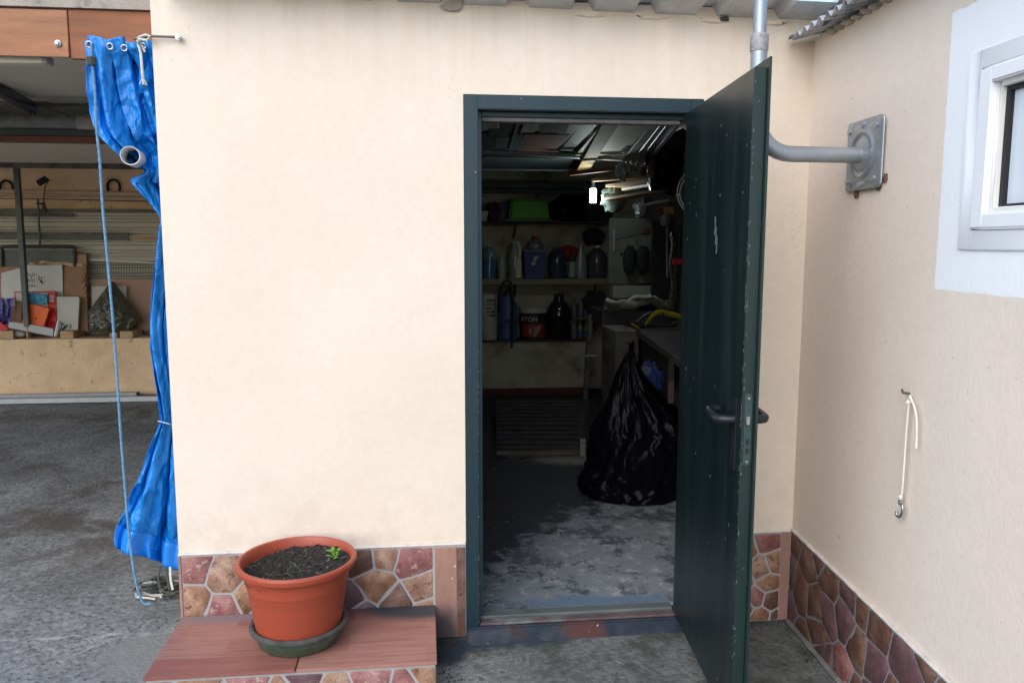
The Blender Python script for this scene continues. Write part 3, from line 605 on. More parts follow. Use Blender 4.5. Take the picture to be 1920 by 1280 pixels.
# eave: fine corrugation, the end of the sheet hangs .1 m clear of the wall
def heave(u, v): 
    s = .03+u*3.0; off = .112-.9*v; return HW(s, off, 2.262+.0115*math.cos(2*math.pi*(s-.165)/.0605)+.012+.22*v-.01+.006*s)
MB().grid(heave, 400, 4).build('corrugated_sheet', corr, house, solid=.003)
for i in range(26):
    s = .165+.0605*i
    MB().lump(HW(s+.002, .008, 2.262), (.026, .022+.012*noise.noise(Vector((i*1.7, 0, 0))), .010), 10, .5, 3, i).build('mortar_bead', mortar, house)
q_ = [WR(x_, y_, .085) for x_, y_ in ((1541, 49), (1535, 39), (1591, -1), (1640, -36), (1652, -38), (1596, 1))]
MB().prism(q_, (.012, 0, 0)).build('flashing', M('dark flashing', (.05,.055,.065), .6, var=.3), house)

# ------------------------------------------------------------------ flower pot on its saucer
PC = Vector((-.598, -.232, 0))
sc = thing('saucer', 'old green plastic plant saucer with dusty grey rim on the tiled step', 'saucer', (PC.x, PC.y, SZ))
MB().lathe([(.0, 0), (.128, 0), (.134, .004), (.158, .062), (.160, .066), (.150, .066), (.128, .010), (0, .008)], (PC.x, PC.y, SZ), 56, caps=False).build('dish', saucer_m, sc, ang=50)
rim = [(.155, .060), (.1665, .0595), (.1685, .066), (.1675, .072), (.160, .076), (.152, .073), (.150, .066)]
MB().lathe(rim, (PC.x, PC.y, SZ), 56, caps=False).build('rim', saucer_rim, sc, ang=60)
pot = thing('flower_pot', 'large terracotta coloured plastic flower pot filled with dark soil', 'flower pot', (PC.x, PC.y, SZ+.009))
PB = SZ+.010; PH = .287
po = [(0, .0), (.134, .0), (.139, .006), (.146, .05), (.172, PH-.062), (.174, PH-.058), (.176, PH-.045), (.181, PH-.03), (.191, PH-.022), (.200, PH-.020), (.2045, PH-.010), (.2045, PH-.002), (.199, PH+.004), (.190, PH+.004), (.184, PH-.004), (.180, PH-.03), (.172, PH-.08)]
MB().lathe(po, (PC.x, PC.y, PB), 96, caps=False).build('body', terra, pot, ang=40)
SOILZ = PB+PH-.038
def soilf(u, v):
    a = 2*math.pi*u; r = .179*v; p = Vector((r*math.cos(a), r*math.sin(a), 0))
    h = .008*fbm(p, 18, 5)+.006*fbm(p, 55, 3)-.006*(1-v)+.012*(p.x/.18)+(.012 if p.y > 0 else 0)*v
    return Vector((PC.x, PC.y, SOILZ))+p+Vector((0, 0, h))
so = MB().grid(soilf, 110, 44).build('soil', soil, pot, ang=80)
rng = random.Random(5); m = MB(); m2 = MB()
for i in range(520):
    r = .172*math.sqrt(rng.random()); a = rng.uniform(0, 6.283); q = soilf(a/6.283, r/.179); s_ = rng.uniform(.0016, .0052)
    (m2 if rng.random() < .16 else m).lump(q+Vector((0, 0, s_*.3)), (s_*rng.uniform(.7, 1.5), s_, s_*.8), 6, .5, 2, i)
m.build('soil_crumbs', soil, so, smooth=False, kind='stuff'); m2.build('pale_soil_crumbs', soil2, so, smooth=False, kind='stuff')
m = MB()
for i in range(60):
    r = .165*math.sqrt(rng.random()); a = rng.uniform(0, 6.283); q = soilf(a/6.283, r/.179)+Vector((0, 0, .003)); d = Vector((rng.uniform(-1, 1), rng.uniform(-1, 1), rng.uniform(-.1, .35))).normalized()*rng.uniform(.008, .026)
    m.tube([q, q+d*.5+Vector((0, 0, .001)), q+d], .0005, 4)
m.build('root_fibres', plain('straw fibre', (.20,.17,.12), .9), so, kind='stuff')
def leaf(m, base, d, L, W, droop=.3):
    d = Vector(d).normalized(); side = d.cross(Vector((0, 0, 1))).normalized() if abs(d.z) < .98 else Vector((1, 0, 0)); up = side.cross(d)
    n = 6; prev = None; vs = []
    for i in range(n+1):
        t = i/n; wd = W*math.sin(math.pi*min(1, t*.92+.06))**.8; c = Vector(base)+d*L*t+up*(.25*L*t-droop*L*t*t)
        vs += [c-side*wd+up*wd*.35, c-up*.0, c+side*wd+up*wd*.35]
    fs = [(3*i+k, 3*i+k+1, 3*i+k+4, 3*i+k+3) for i in range(n) for k in (0, 1)]; m.add(vs, fs)
sp = WZ(628, 1052, SOILZ+.005)
plant = thing('seedling', 'small bright green leafy seedling growing at the right of the flower pot', 'plant', sp)
m = MB().tube([sp-Vector((0, 0, .006)), sp+Vector((.001, 0, .018)), sp+Vector((-.002, .002, .036))], [.002, .0018, .0014], 6); m.build('stem', leafm, plant)
rng = random.Random(4)
for i in range(13):
    a = i*2.4+rng.uniform(-.3, .3); h = rng.uniform(.006, .038); el = rng.uniform(.15, .9)
    m = MB(); leaf(m, sp+Vector((rng.uniform(-.008, .008), rng.uniform(-.006, .006), h)), (math.cos(a), math.sin(a), el), rng.uniform(.018, .03), rng.uniform(.0055, .008)); m.build('leaf', leafm, plant, solid=.0006)
gp = WZ(566, 1072, SOILZ)
gr = thing('grass_tuft', 'few thin grass blades sprouting in the middle of the pot soil', 'grass', gp)
for q in ([(0,0,0),(-.02,.01,.02),(-.05,.03,.034)], [(0,0,0),(.006,.0,.025),(.022,.03,.042)], [(0,0,0),(.006,-.01,.012),(.016,-.03,.014)], [(0,0,0),(-.03,-.012,.008),(-.075,-.02,.002)]):
    MB().tube([gp+Vector(p) for p in q], [.0014, .0012, .0005], 4).build('blade', grassm, gr)
for k, (px, py) in enumerate(((527, 1018), (588, 1020), (599, 1022), (578, 1024))):
    q = WZ(px, py+8, SOILZ+.01); MB().tube([q-Vector((0, 0, .008)), q+Vector((.001, 0, .012)), q+Vector((.003*(-1)**k, 0, .030))], [.0009, .0008, .0004], 4).build('blade', plain('dry stalk', (.06,.04,.03), .9), gr)

# ------------------------------------------------------------------ blue tarpaulin curtain drawn against the shed side
TY = .085
edge_l = [(60, 156), (75, 158), (110, 161), (150, 159), (210, 164), (235, 172), (258, 186), (285, 212), (303, 228), (311, 236), (318, 262), (326, 262), (336, 239), (345, 243), (370, 268), (405, 295), (415, 297), (430, 294), (480, 289), (540, 282), (600, 277), (650, 278), (700, 284), (740, 291), (785, 297), (800, 293), (850, 272), (900, 253), (945, 232), (985, 216), (1000, 212), (1015, 219)]
def lx(py):
    for (a, xa), (b, xb) in zip(edge_l, edge_l[1:]):
        if a <= py <= b: return xa+(xb-xa)*(py-a)/(b-a)
    return edge_l[-1][1]
TTOP, TBOT = 72, 1008
NU, NV = 150, 260
def tarp(u, v):
    py = TTOP+(TBOT-TTOP)*v
    p = WY(lx(py), py, TY); xl = p.x
    xr = XL-.006+.0
    if py > 800: bot = (py-800)/215; 
    else: bot = 0
    wdt = max(.018, xr-xl); full = min(1, wdt/.2)
    wob = .5*noise.noise(Vector((u*2.3, py*.007, 9)))
    if py < 345:
        t_ = (py-72)/273; nf, ph, amp = 4.3, .4, .022+.045*min(1, t_*2.5); uu = (u+.10*t_*math.sin(u*5))**(1+1.1*t_)
    elif py < 800: nf, ph, amp, uu = 2.3, 1.1, .045, u+.05*math.sin(py*.013)
    else: nf, ph, amp, uu = 2.1+.5*(1-bot), .9, .030+.026*bot, u+.10*math.sin(py*.012)*(1-bot)
    a = 2*math.pi*nf*uu+ph+wob*2.2
    k1 = 2/math.pi*math.asin(.97*math.sin(a)); k2 = 2/math.pi*math.asin(.95*math.sin(2.3*a+1.3+wob*3)); tri = .72*k1+.34*k2
    x = xl+wdt*u+.014*math.cos(a)*full
    if u < .03: x = xl+wdt*u
    y = TY+.02+amp*tri*(.35+.65*min(1, u*4))+.11*u
    def crease(q, w_): return max(0, 1-abs(noise.noise(q))*w_)
    y += .012*noise.fractal(Vector((x*6, py*.006, u*3)), .8, 2.1, 3)*full
    y -= (.015*crease(Vector((u*3.4+py*.0045, py*.0042, 2)), 5)+.012*crease(Vector((u*3-py*.0075, py*.0065, 5)), 6)+.004*crease(Vector((u*7+py*.012, py*.013, 8)), 4))*full
    if 255 < py < 335: y += .085*math.exp(-(((lx(py)+(298-lx(py))*u-252)/26)**2+((py-294)/26)**2))
    if py < 130: t_ = max(0, (py-85)/45); y = (TY-.005+.35*(y-TY))*(1-t_)+y*t_
    p = WY(lx(py), py, y)
    z = p.z-(.125*u*bot if py > 800 else 0)
    if py < 110: z += .010*math.cos(2*math.pi*3.2*(u-.14))*(1-(py-72)/38)
    # the lump by the pipe: fabric pushed back and sagging
    return Vector((x, y, z))
tp = thing('tarpaulin', 'bright blue tarpaulin curtain gathered and tied against the shed corner', 'tarpaulin', (-1.17, TY, .25))
NVR = 318
def tarp_row(j): return TTOP+(TBOT-TTOP)*j/NV
sheet = MB().grid(tarp, NU, NV).build('sheet', tarp_m, tp, ang=70, solid=.0012)
m = MB()
def hem(u, v): 
    a = tarp(u, .972); b = tarp(u, 1); d = b-a; q = a+d*v*1.55; return q+Vector((-.002-.006*math.sin(v*3.14), -.007-.010*v, -.0))
MB().grid(hem, 90, 6).build('hem', M('blue tarpaulin hem', (.005,.19,.66), .32, var=.08, vs_=6, bump=.3, bs=40, spec=.6), tp, ang=70, solid=.0015)
def ring_at(c, r=.011, t=.0035, ax=(0, 1, .2)):
    d, a, u = basis(ax); return MB().tube([Vector(c)+(a*math.cos(2*math.pi*k/16)+u*math.sin(2*math.pi*k/16))*r for k in range(17)], t, 6, caps=False)
for u_ in (.115, .38, .56, .80):
    c_ = tarp(u_, .016); ring_at(Vector((c_.x, c_.y-.006, c_.z)), .010, .0032).build('eyelet', chrome, tp)
# hook rod over the wall face, and the white cord that ties the last eyelet
hk = thing('eye_hook', 'thin dark steel rod with a looped end fixed across the wall corner', 'hook', WY(335, 70, -.012))
a = WY(331, 70, -.016); b = WY(282, 68, -.018); c_ = WY(252, 74, .05)
MB().tube([a, b, c_], [.0042, .0046, .004], 8).build('rod', M('dull iron', (.16,.15,.14), .5, metal=.6, var=.3, vs_=60), hk)
ring_at(a+Vector((.006, -.002, 0)), .0085, .0032, (0, 1, 0)).build('loop', chrome, hk)
MB().tube([a+Vector((.006, .016, 0)), a+Vector((.006, -.010, 0))], [.006, .007], 10).build('screw', chrome, hk)
wc = thing('tie_cord', 'short frayed white cord knotted through the last tarpaulin eyelet', 'cord', WY(268, 100, TY-.05))
MB().tube([WY(255, 76, TY-.03), WY(262, 70, .02), WY(272, 66, -.02), WY(282, 68, -.026), WY(276, 76, -.022), WY(262, 74, 0), WY(259, 82, TY-.05), WY(264, 100, TY-.055), WY(266, 125, TY-.055), WY(268, 146, TY-.055)], .0048, 8).build('strand', ropew, wc)
MB().tube([WY(257, 76, TY-.045), WY(268, 88, TY-.05), WY(272, 98, TY-.05)], .004, 8).build('strand', ropew, wc)
rng = random.Random(2)
for k in range(9):
    p = WY(268, 145, TY-.055); MB().tube([p, p+Vector((rng.uniform(-.012, .012), rng.uniform(-.008, .008), -.026))], [.0028, .0012], 5).build('frayed_end', ropew, wc)
# tie round the waist
tc = MB().tube([WY(296, 789, TY-.03), WY(305, 791, TY-.035), WY(316, 794, TY-.035), WY(325, 797, TY)], .0018, 6).build('waist_tie', plain('pale blue string', (.45,.55,.68), .7), tp)
# the pipe end poking out of the folds
pc = WY(244, 292, TY-.085); pd = (ray(244, 292).normalized()+Vector((.13, 0, -.07))).normalized()
pp = MB(); _, aa, uu_ = basis(pd)
def circ(c, r, n=28): return [c+(aa*math.cos(2*math.pi*k/n)+uu_*math.sin(2*math.pi*k/n))*r for k in range(n)]
vs = []; n = 28
for c, r in ((pc+pd*.16, .0325), (pc, .0325), (pc+pd*.0015-pd*.002, .031), (pc+pd*.004, .0285), (pc+pd*.16, .0285)): vs += circ(c, r)
pp.add(vs, [(i*n+k, i*n+(k+1) % n, (i+1)*n+(k+1) % n, (i+1)*n+k) for i in range(4) for k in range(n)])
tag(pp.build('plastic_pipe', pvc, None, ang=40), 'end of a white plastic pipe poking out of the blue tarpaulin', 'pipe', kind='thing')
# long pull rope from the first eyelet to the ground
rp = [(172, 82), (172, 112), (178, 170), (181, 240), (187, 300), (192, 380), (200, 470), (210, 580), (219, 700), (227, 820), (235, 920), (243, 1010), (253, 1080), (263, 1118), (271, 1131), (285, 1131)]
pts = [WY(x, y, TY-.07) for x, y in rp]
for i in range(3): pts[-1-i].z = max(.012, pts[-1-i].z)
pts = [p if p.z > .02 else Vector((p.x, p.y-.12, .012)) for p in pts]
pr = thing('pull_rope', 'long thin blue grey rope hanging from the tarpaulin corner to the ground', 'rope', pts[-1])
def smoothpath(pts, k=4):
    pts = [Vector(p) for p in pts]
    out = []
    for i in range(len(pts)-1):
        p0, p1, p2, p3 = pts[max(i-1, 0)], pts[i], pts[i+1], pts[min(i+2, len(pts)-1)]
        for t in range(k):
            t /= k; out.append(.5*((2*p1)+(p2-p0)*t+(2*p0-5*p1+4*p2-p3)*t*t+(3*p1-p0-3*p2+p3)*t**3))
    return out+[pts[-1]]
sp_ = smoothpath(pts, 8); dense = []
for p, q in zip(sp_, sp_[1:]):
    k = max(1, int((q-p).length/.006)); dense += [p+(q-p)*(t/k) for t in range(k)]
MB().tube(dense, [.0050*(1+.13*math.sin(i*1.9)) for i in range(len(dense))], 8).build('strand', rope_m, pr, ang=80)
kn = WY(172, 115, TY-.07); m = MB()
for k in range(4): m.tube([kn+Vector((.011*math.cos(t*.7), .011*math.sin(t*.7), -.010+.0065*k)) for t in range(10)], .0055, 6)
m.build('knot', roped, pr); MB().tube([WY(171, 82, TY-.07), kn], .0042, 6).build('strand', roped, pr)
# the heap of old cord ends at the foot of the curtain
hp_ = thing('rope_tangle', 'tangled dirty rope ends lying on the ground below the tarpaulin hem', 'rope', WZ(310, 1115, 0))
rng = random.Random(8); c0 = WZ(305, 1118, .0)+Vector((0, .03, 0))
for k in range(13):
    mt = ropew if k % 4 == 0 else roped; a0 = rng.uniform(0, 6.28); r0 = rng.uniform(.02, .05); cc = c0+Vector((rng.uniform(-.06, .055), rng.uniform(-.05, .05), 0)); pts = []
    for t in range(9):
        a = a0+t*.75; r = r0*(1+.3*math.sin(t*1.3+k)); q = cc+Vector((r*1.25*math.cos(a), r*math.sin(a), .010+.012*(k % 4)+.008*math.sin(t+k))); q.x = min(q.x, XL-.012); pts.append(q)
    MB().tube(smoothpath(pts, 4), .006 if k % 4 else .0052, 6).build('strand', mt, hp_, ang=70)
for px, px2 in ((300, 297), (311, 314), (319, 320)):
    MB().tube(smoothpath([WY(px, 1062, TY+.02), WY(px2, 1085, TY), WY(px2+4, 1105, TY-.02)], 4), .0045, 6).build('strand', roped if px != 319 else ropew, hp_)
MB().tube(smoothpath([c0+Vector((-.09, -.06, .012)), c0+Vector((-.105, -.03, .03)), c0+Vector((-.08, .0, .05)), c0+Vector((-.03, .0, .045)), c0+Vector((.0, -.04, .03))], 6), .0085, 8).build('strand', M('grey rope', (.30,.31,.29), .85, var=.3, vs_=80, bump=.6, bs=140), hp_)

# ------------------------------------------------------------------ grit and dirt gathered at the foot of the walls
rng = random.Random(77); m = MB()
def crumb(x, y, z, s_): m.lump((x, y, z+s_*.3), (s_*rng.uniform(.7, 1.6), s_, s_*.7), 6, .5, 2, rng.random()*50)
for i in range(260):
    k = rng.random()
    if k < .25: x = rng.gauss(-.075, .035); y = -.03-abs(rng.gauss(0, .025)); x = min(max(x, -.113), 0)
    elif k < .55: x = rng.uniform(DW+.02, XR-.02); y = -.02-abs(rng.gauss(0, .03))
    elif k < .8: q = HW(rng.uniform(.02, 1.1), .03+abs(rng.gauss(0, .03)), 0); x, y = q.x, q.y
    else: x = rng.gauss(-.08, .02); y = rng.uniform(-.4, -.05); x = max(x, -.113)
    crumb(x, y, -.003, rng.uniform(.0012, .0042))
o = m.build('grit', M('dark grit', (.035,.03,.026), .95, var=.6, vs_=60), None, smooth=False); o['kind'] = 'stuff'; o['label'] = 'dark grit and crumbs of soil gathered at the foot of the walls'

# ------------------------------------------------------------------ mast bracket on the house wall
ms = thing('mast_bracket', 'silver painted steel mast on an arm and pressed plate bolted to the wall', 'mast', HW(.445, 0, 1.8))
PS, PZ = .447, 1.806; hw, hh = .118, .112
def plate(u, v):
    a = u*2-1; b = v*2-1; r = .16
    # rounded rectangle with a raised rim and a pressed dish
    s = PS+hw*a; z = PZ+hh*b
    dx = max(0, abs(a)-(1-r)); dz = max(0, abs(b)-(1-r))
    if dx and dz:
        L = math.hypot(dx, dz)
        if L > r: a = math.copysign(1-r+dx/L*r, a); b = math.copysign(1-r+dz/L*r, b); s = PS+hw*a; z = PZ+hh*b
    d = math.hypot((s-PS)/1, (z-PZ)/1); e = max(abs(a), abs(b))
    o = .010+(.006 if e < .88 else .006*(1-(e-.88)/.12))
    o += .010*max(0, 1-abs(d-.070)/.012)+(.014*(1-min(1, d/.058))**.5 if d < .058 else 0)
    o += -.004*(abs(a) < .62 and .78 < abs(b) < .93)
    return HW(s, o, z)
MB().grid(plate, 44, 44).build('plate', galvpaint, ms, ang=50, solid=.004)
for a, b in ((-.78, .72), (.70, .72), (-.78, -.74), (.70, -.74), (-.02, .84), (-.1, -.86)):
    p = HW(PS+hw*a, .014, PZ+hh*b); q = HW(PS+hw*a, .024, PZ+hh*b); MB().tube([p, q], .0095, 6).build('bolt', galv, ms, ang=20)
# arm: out of the plate, bend, then the mast
am = .0255; P0 = HW(PS, .015, PZ-.002); mastx = WY(1424, 130, -.455).x
P1 = Vector((mastx+.115, -.455, PZ-.003)); ctr = [P0, HW(PS, .10, PZ-.002), P1]
for k in range(1, 9): t = k/8*math.pi/2; ctr.append(Vector((mastx+.115-.115*math.sin(t), -.455, PZ-.003+.115*(1-math.cos(t)))))
ctr += [Vector((mastx-.003, -.455, 2.0)), Vector((mastx-.004, -.455, 2.165))]
MB().tube(ctr, am, 24).build('arm', galvpaint, ms, ang=60)
MB().lathe([(.026, 0), (.0285, .004), (.0285, .05), (.024, .055)], (mastx-.004, -.455, 2.115), 24, caps=False).build('collar', M('scuffed silver', (.36,.36,.37), .6, metal=.4, var=.3, vs_=50, col2=(.25,.18,.14), mix=(.55,.65), mscale=40), ms)
MB().tube([Vector((mastx-.004, -.455, 2.12)), Vector((mastx-.008, -.455, 2.75))], .0205, 20).build('mast', galvpaint, ms)
m = MB()
for (s, z, w_, h_) in ((PS-.055, PZ-.125, .02, .016), (PS+.085, PZ-.112, .022, .012), (PS+.125, PZ-.085, .016, .016)):
    MB().lump(HW(s, .002, z), (.005, w_*.8, h_*.8), 10, .6, 3, s).build('rusty_crack', rust, ms)
# pull cord on two hooks
pcd = thing('wall_cord', 'white cord tied to a small wall hook with a chrome hook hanging below', 'cord', WR(1707, 740))
a = WR(1706, 738); MB().tube([a, a+Vector((-.022, 0, .004)), a+Vector((-.026, 0, .014))], .0038, 8).build('wall_hook', M('rusty hook', (.14,.10,.08), .7, var=.3), pcd)
o = lambda px, py, off=.018: WR(px, py, off)
MB().tube(smoothpath([o(1707, 741), o(1703, 750), o(1704, 757), o(1700, 800), o(1696, 860), o(1692, 915), o(1689, 935)], 5), .0028, 8).build('strand', cordm, pcd)
MB().tube(smoothpath([o(1706, 741), o(1710, 752), o(1714, 762), o(1718, 780), o(1719, 805), o(1718, 840)], 5), .0030, 8).build('strand', cordm, pcd)
MB().lump(o(1703, 755), (.007, .009, .007), 10, .3, 4, 1).build('knot', cordm, pcd); MB().lump(o(1688, 932), (.007, .009, .009), 10, .2, 4, 2).build('knot', cordm, pcd)
MB().tube(smoothpath([o(1688, 936), o(1687, 942), o(1692, 948), o(1692, 960), o(1688, 968), o(1682, 966), o(1681, 958)], 5), .0045, 8).build('snap_hook', chrome, pcd, ang=60)

# ------------------------------------------------------------------ open carport left of the shed
CB, CW = 5.3, 5.72
cp = thing('carport', 'open carport bay with plywood fascia, grey ceiling and ochre back wall', 'carport', (-3, 2.5, 0))
def CBX(name, mat, a, b, bev=0, parent=cp, label=None): return MB().box(a, b).build(name, mat, parent, bev=bev, label=label)
CBX('back_wall', ochre, (-7.0, CW, 0), (XL-.002, CW+.2, 2.6))
CBX('ledge', ochre, (-7.0, CB, 0), (XL-.003, CW-.001, .575), .006)
fy = .215
xs_ = WY(128, 60, fy).x
zb = WY(128, 108, fy).z; zt2 = WY(128, 19, fy).z
m = MB().box((-7.0, fy, zb+.003), (xs_-.001, fy+.02, zt2)); m.build('fascia_board', wood_a, cp, bev=.002)
MB().box((-7.0, fy-.004, zb+.0), (xs_-.002, fy-.0005, WY(60, 76, fy).z)).build('fascia_strip', wood_a, cp, bev=.001)
m = MB().box((xs_+.001, fy+.004, zb-.004), (XL-.002, fy+.024, zt2+.004)); m.build('fascia_board', wood_b, cp, bev=.002)
MB().box((-7.0, fy-.01, zt2+.006), (XL-.002, fy+.3, 2.62)).build('lintel', M('stained concrete lintel', (.36,.31,.26), .9, var=.2, vs_=8, fine=.1, col2=(.17,.15,.14), mix=(.56,.62), mscale=5, bump=.5), cp)
p = WY(109, 82, fy-.006); MB().tube([p, p+Vector((0, -.004, 0)), p+Vector((0, -.006, 0)), p+Vector((0, -.010, 0))], [.012, .012, .007, .005], 14).build('washer_bolt', galv, cp, ang=30)
CBX('ceiling_sheet', greysheet, (-7.0, fy+.3, 2.43), (XL-.002, 2.75, 2.45)); CBX('ceiling_sheet', greysheet, (-7.0, 2.72, 2.245), (XL-.002, 4.9, 2.262))
CBX('roof_deck', greysheet, (-7.0, 2.6, 2.56), (XL-.002, CW+.2, 2.58)); CBX('roof_deck', greysheet, (-7.0, fy+.3, 2.5), (XL-.002, 2.62, 2.52))
CBX('ceiling_edge', wood_g, (-7.0, 4.901, 2.20), (XL-.002, 4.95, 2.262)); CBX('rear_ceiling', greysheet, (-7.0, 4.951, 2.33), (XL-.002, CW-.001, 2.35))
# beams, the cement pipe laid on them and the odds and ends on top
z1 = lambda py, y=2.6: WY(100, py, y).z
CBX('red_beam', wood_r, (-7.0, 2.58, z1(266)), (XL-.003, 2.70, z1(256)), .003); CBX('steel_beam', darksteel, (-7.0, 2.585, z1(255.5)), (XL-.003, 2.70, z1(243)), .003)
MB().bar(WY(-40, 150, 1.9), WY(64, 203, 2.5), .05, .06).build('rafter', M('blue black steel', (.03,.035,.05), .5, metal=.3, var=.2), cp)
MB().bar(WY(-40, 170, 1.93), WY(50, 196, 2.5), .05, .004).build('rafter_flange', galv, cp)
MB().bar(WY(0, 194, 2.47), WY(200, 200, 2.47), .03, .022).build('batten', wood_g, cp); MB().bar(WY(50, 199, 2.46), WY(200, 196, 2.46), .02, .014).build('steel_bar', darksteel, cp)
MB().box(WY(52, 193, 2.48), WY(60, 217, 2.5)).build('bracket', wood_r, cp); MB().box(WY(60.2, 194, 2.485), WY(69, 217, 2.52)).build('bracket', M('shaded dark paint', (.03,.03,.035), .7), cp)
MB().tube([WY(85, 200, 2.55), WY(130, 219, 2.55)], .006, 6).build('brace_rod', darksteel, cp)
t = MB().tube([WY(-60, 229, 2.62), WY(60, 230, 2.62), WY(150, 231, 2.62), WY(240, 236, 2.62)], [.046, .046, .047, .048], 16)
tag(t.build('cement_pipe', asb, None), 'old grey cement pipe lying along the carport beam', 'pipe', kind='thing')
m = MB().tube([WY(149, 231, 2.62), WY(200, 234, 2.62)], [.054, .054], 16)
tag(m.build('pipe_socket', M('pale socket', (.42,.36,.30), .9, var=.25, vs_=30), None), 'pale pipe collar at the end of the cement pipe', 'pipe collar', kind='thing')
tag(MB().bar(WY(66, 186, 2.7), WY(139, 182, 2.7), .09, .05).build('board', wood_p, None, bev=.003), 'pale board lying on the carport rafters behind the steel bar', 'board', kind='thing')
tag(MB().box(WY(141, 181, 2.69), WY(200, 190, 2.8)).build('tin_case', darksteel, None, bev=.003), 'dark box lying on the carport rafters beside the pale board', 'box', kind='thing')
for k, (a, b) in enumerate(((0, 6), (11, 17), (24, 33))): tag(MB().box(WY(a, 180+k*2.2, 2.66), WY(b, 188+k*.6, 2.72)).build('wood_offcut', wood_p if k != 1 else pvc, None, bev=.002), ('tan wood offcut at the left end of the carport rafters', 'small white plastic offcut between two wood offcuts on the rafters', 'short wood offcut lying beside the dark slanting rafter')[k], 'offcut', kind='thing')
ft = thing('batten_lamp', 'long cream batten light fitting fixed under the plywood fascia', 'lamp', WY(40, 112, fy+.06))
a, b = WY(-200, 113, fy+.07), WY(86, 114, fy+.07); MB().bar(a, b, .06, .028).build('housing', M('cream fitting', (.72,.66,.52), .5, var=.05), ft, bev=.004); MB().bar(b, b+Vector((.016, 0, 0)), .062, .030).build('end_cap', M('grey fitting end', (.4,.39,.36), .5), ft, bev=.004)
# wall of metal cladding behind the ledge
cl = thing('cladding_panel', 'beige grey ribbed metal cladding panels leaning along the carport back wall', 'panel', (-3, CW-.03, .6))
z_ = lambda py: WY(150, py, CW-.03).z
ztop_, zbot_ = z_(392), .58; m = MB(); n = 11; hh_ = (ztop_-zbot_)/n
for i in range(n):
    a = zbot_+hh_*i; m = MB(); pr_ = [(0, 0), (0, .012), (-.018, .022), (-.018, hh_*.36), (-.010, hh_*.41), (-.018, hh_*.46), (-.018, hh_-.020), (0, hh_-.008), (0, hh_)]
    m.add([(x_, CW-.035+y_, a+z__) for x_ in (-5.15, -1.6) for y_, z__ in pr_], [(k, k+1, k+10, k+9) for k in range(8)]); m.build('panel', slat_m, cl, smooth=False)
# white conduit tubes across the top of the wall
for k, (py, r) in enumerate(((358, .022), (370, .016))):
    t = MB().tube([WY(-80, py-1, CW-.05), WY(320, py+7-3*k, CW-.05)], r, 10)
    tag(t.build('conduit', M('cream plastic tube', (.52,.40,.29), .6, var=.12, vs_=10), None), ('thick cream tube hung along the back wall just under the horseshoes', 'thinner cream tube hung under the thick cream tube on the back wall')[k], 'tube', kind='thing')
t = MB().tube([WY(-40, 371, CW-.06), WY(120, 374, CW-.06), WY(320, 379, CW-.06)], .004, 6); tag(t.build('wire', blackrub, None), 'thin dark wire stretched below the cream tubes on the back wall', 'wire', kind='thing')
for k, (pa, pb, py, h_, yy, mt) in enumerate(((-60, 320, 394.5, .035, CW-.08, slat_d), (-60, 136, 402, .035, CW-.10, wood_g), (-60, 242, 445, .042, CW-.09, slat_d), (-60, 241, 437, .026, CW-.115, wood_g), (242.5, 320, 446, .03, CW-.08, wood_p))):
    t = MB().bar(WY(pa, py-.5, yy), WY(pb, py+1.5, yy), .03, h_)
    tag(t.build('metal_bar', mt, None, bev=.002), ('long green grey bar along the top of the cladding', 'dark grey bar ending short, hung just under the top bar', 'long dark bar crossing the middle of the cladding', 'thin grey bar lying on the long dark middle bar', 'pale wooden bar end beside the dark middle bar')[k], 'bar', 'bars hung along the cladding', kind='thing')
def horseshoe(px, py, label):
    c = WY(px, py, CW-.02); pts = [c+Vector((math.cos(a)*.062*(1 if abs(math.cos(a)) < .9 else .98), 0, math.sin(a)*.075-.01)) for a in [math.pi*(-.18+1.36*k/16) for k in range(17)]]
    h = thing('horseshoe', label, 'horseshoe', c, 'horseshoes hung on the carport back wall'); m = MB().tube(pts, .0125, 6); m.build('shoe', M('black iron', (.025,.02,.02), .7, metal=.3, var=.3), h)
horseshoe(12, 351, 'rusty dark horseshoe on the wall left of the steel post'); horseshoe(213, 349, 'rusty dark horseshoe on the wall beside the blue tarpaulin')
rl = thing('paint_roller', 'dark paint roller hung head up on the ochre carport wall', 'paint roller', WY(82, 390, CW-.1)); ry = CW-.11
MB().tube([WY(72, 344, ry), WY(87, 335, ry)], .032, 14).build('roller', M('dark roller sleeve', (.03,.028,.028), .95, bump=.8), rl)
MB().tube(smoothpath([WY(87, 335, ry), WY(91, 338, ry), WY(85, 350, ry), WY(82, 372, ry), WY(82, 382, ry)], 5), .007, 8).build('wire_arm', rust, rl); MB().tube([WY(82, 380, ry), WY(83, 392, ry), WY(83.5, 400, ry)], [.014, .022, .010], 10).build('handle', M('dark handle', (.10,.07,.05), .8), rl)
t = thing('clamp_rod', 'slim steel clamp rod standing behind the cardboard at the cladding', 'clamp', WY(73, 460, CW-.13)); MB().tube([WY(71, 374, CW-.13), WY(75, 461, CW-.13)], .011, 8).build('rod', darksteel, t); MB().bar(WY(69, 382, CW-.14), WY(84, 382, CW-.14), .03, .018).build('jaw', blackmetal, t)
q = thing('camp_table', 'flat dark steel panel with rounded tube rim standing behind the cardboard', 'panel', WY(72, 480, CW-.16))
MB().tube(smoothpath([WY(4, 500, CW-.16), WY(4, 470, CW-.16), WY(8, 463, CW-.16), WY(70, 462, CW-.16), WY(134, 463, CW-.16), WY(140, 470, CW-.16), WY(140, 500, CW-.16)], 4), .016, 10).build('rim', M('black tube', (.03,.035,.035), .5, metal=.3), q); MB().box(WY(6, 468, CW-.15), WY(138, 500, CW-.145)).build('plate', slat_d, q)
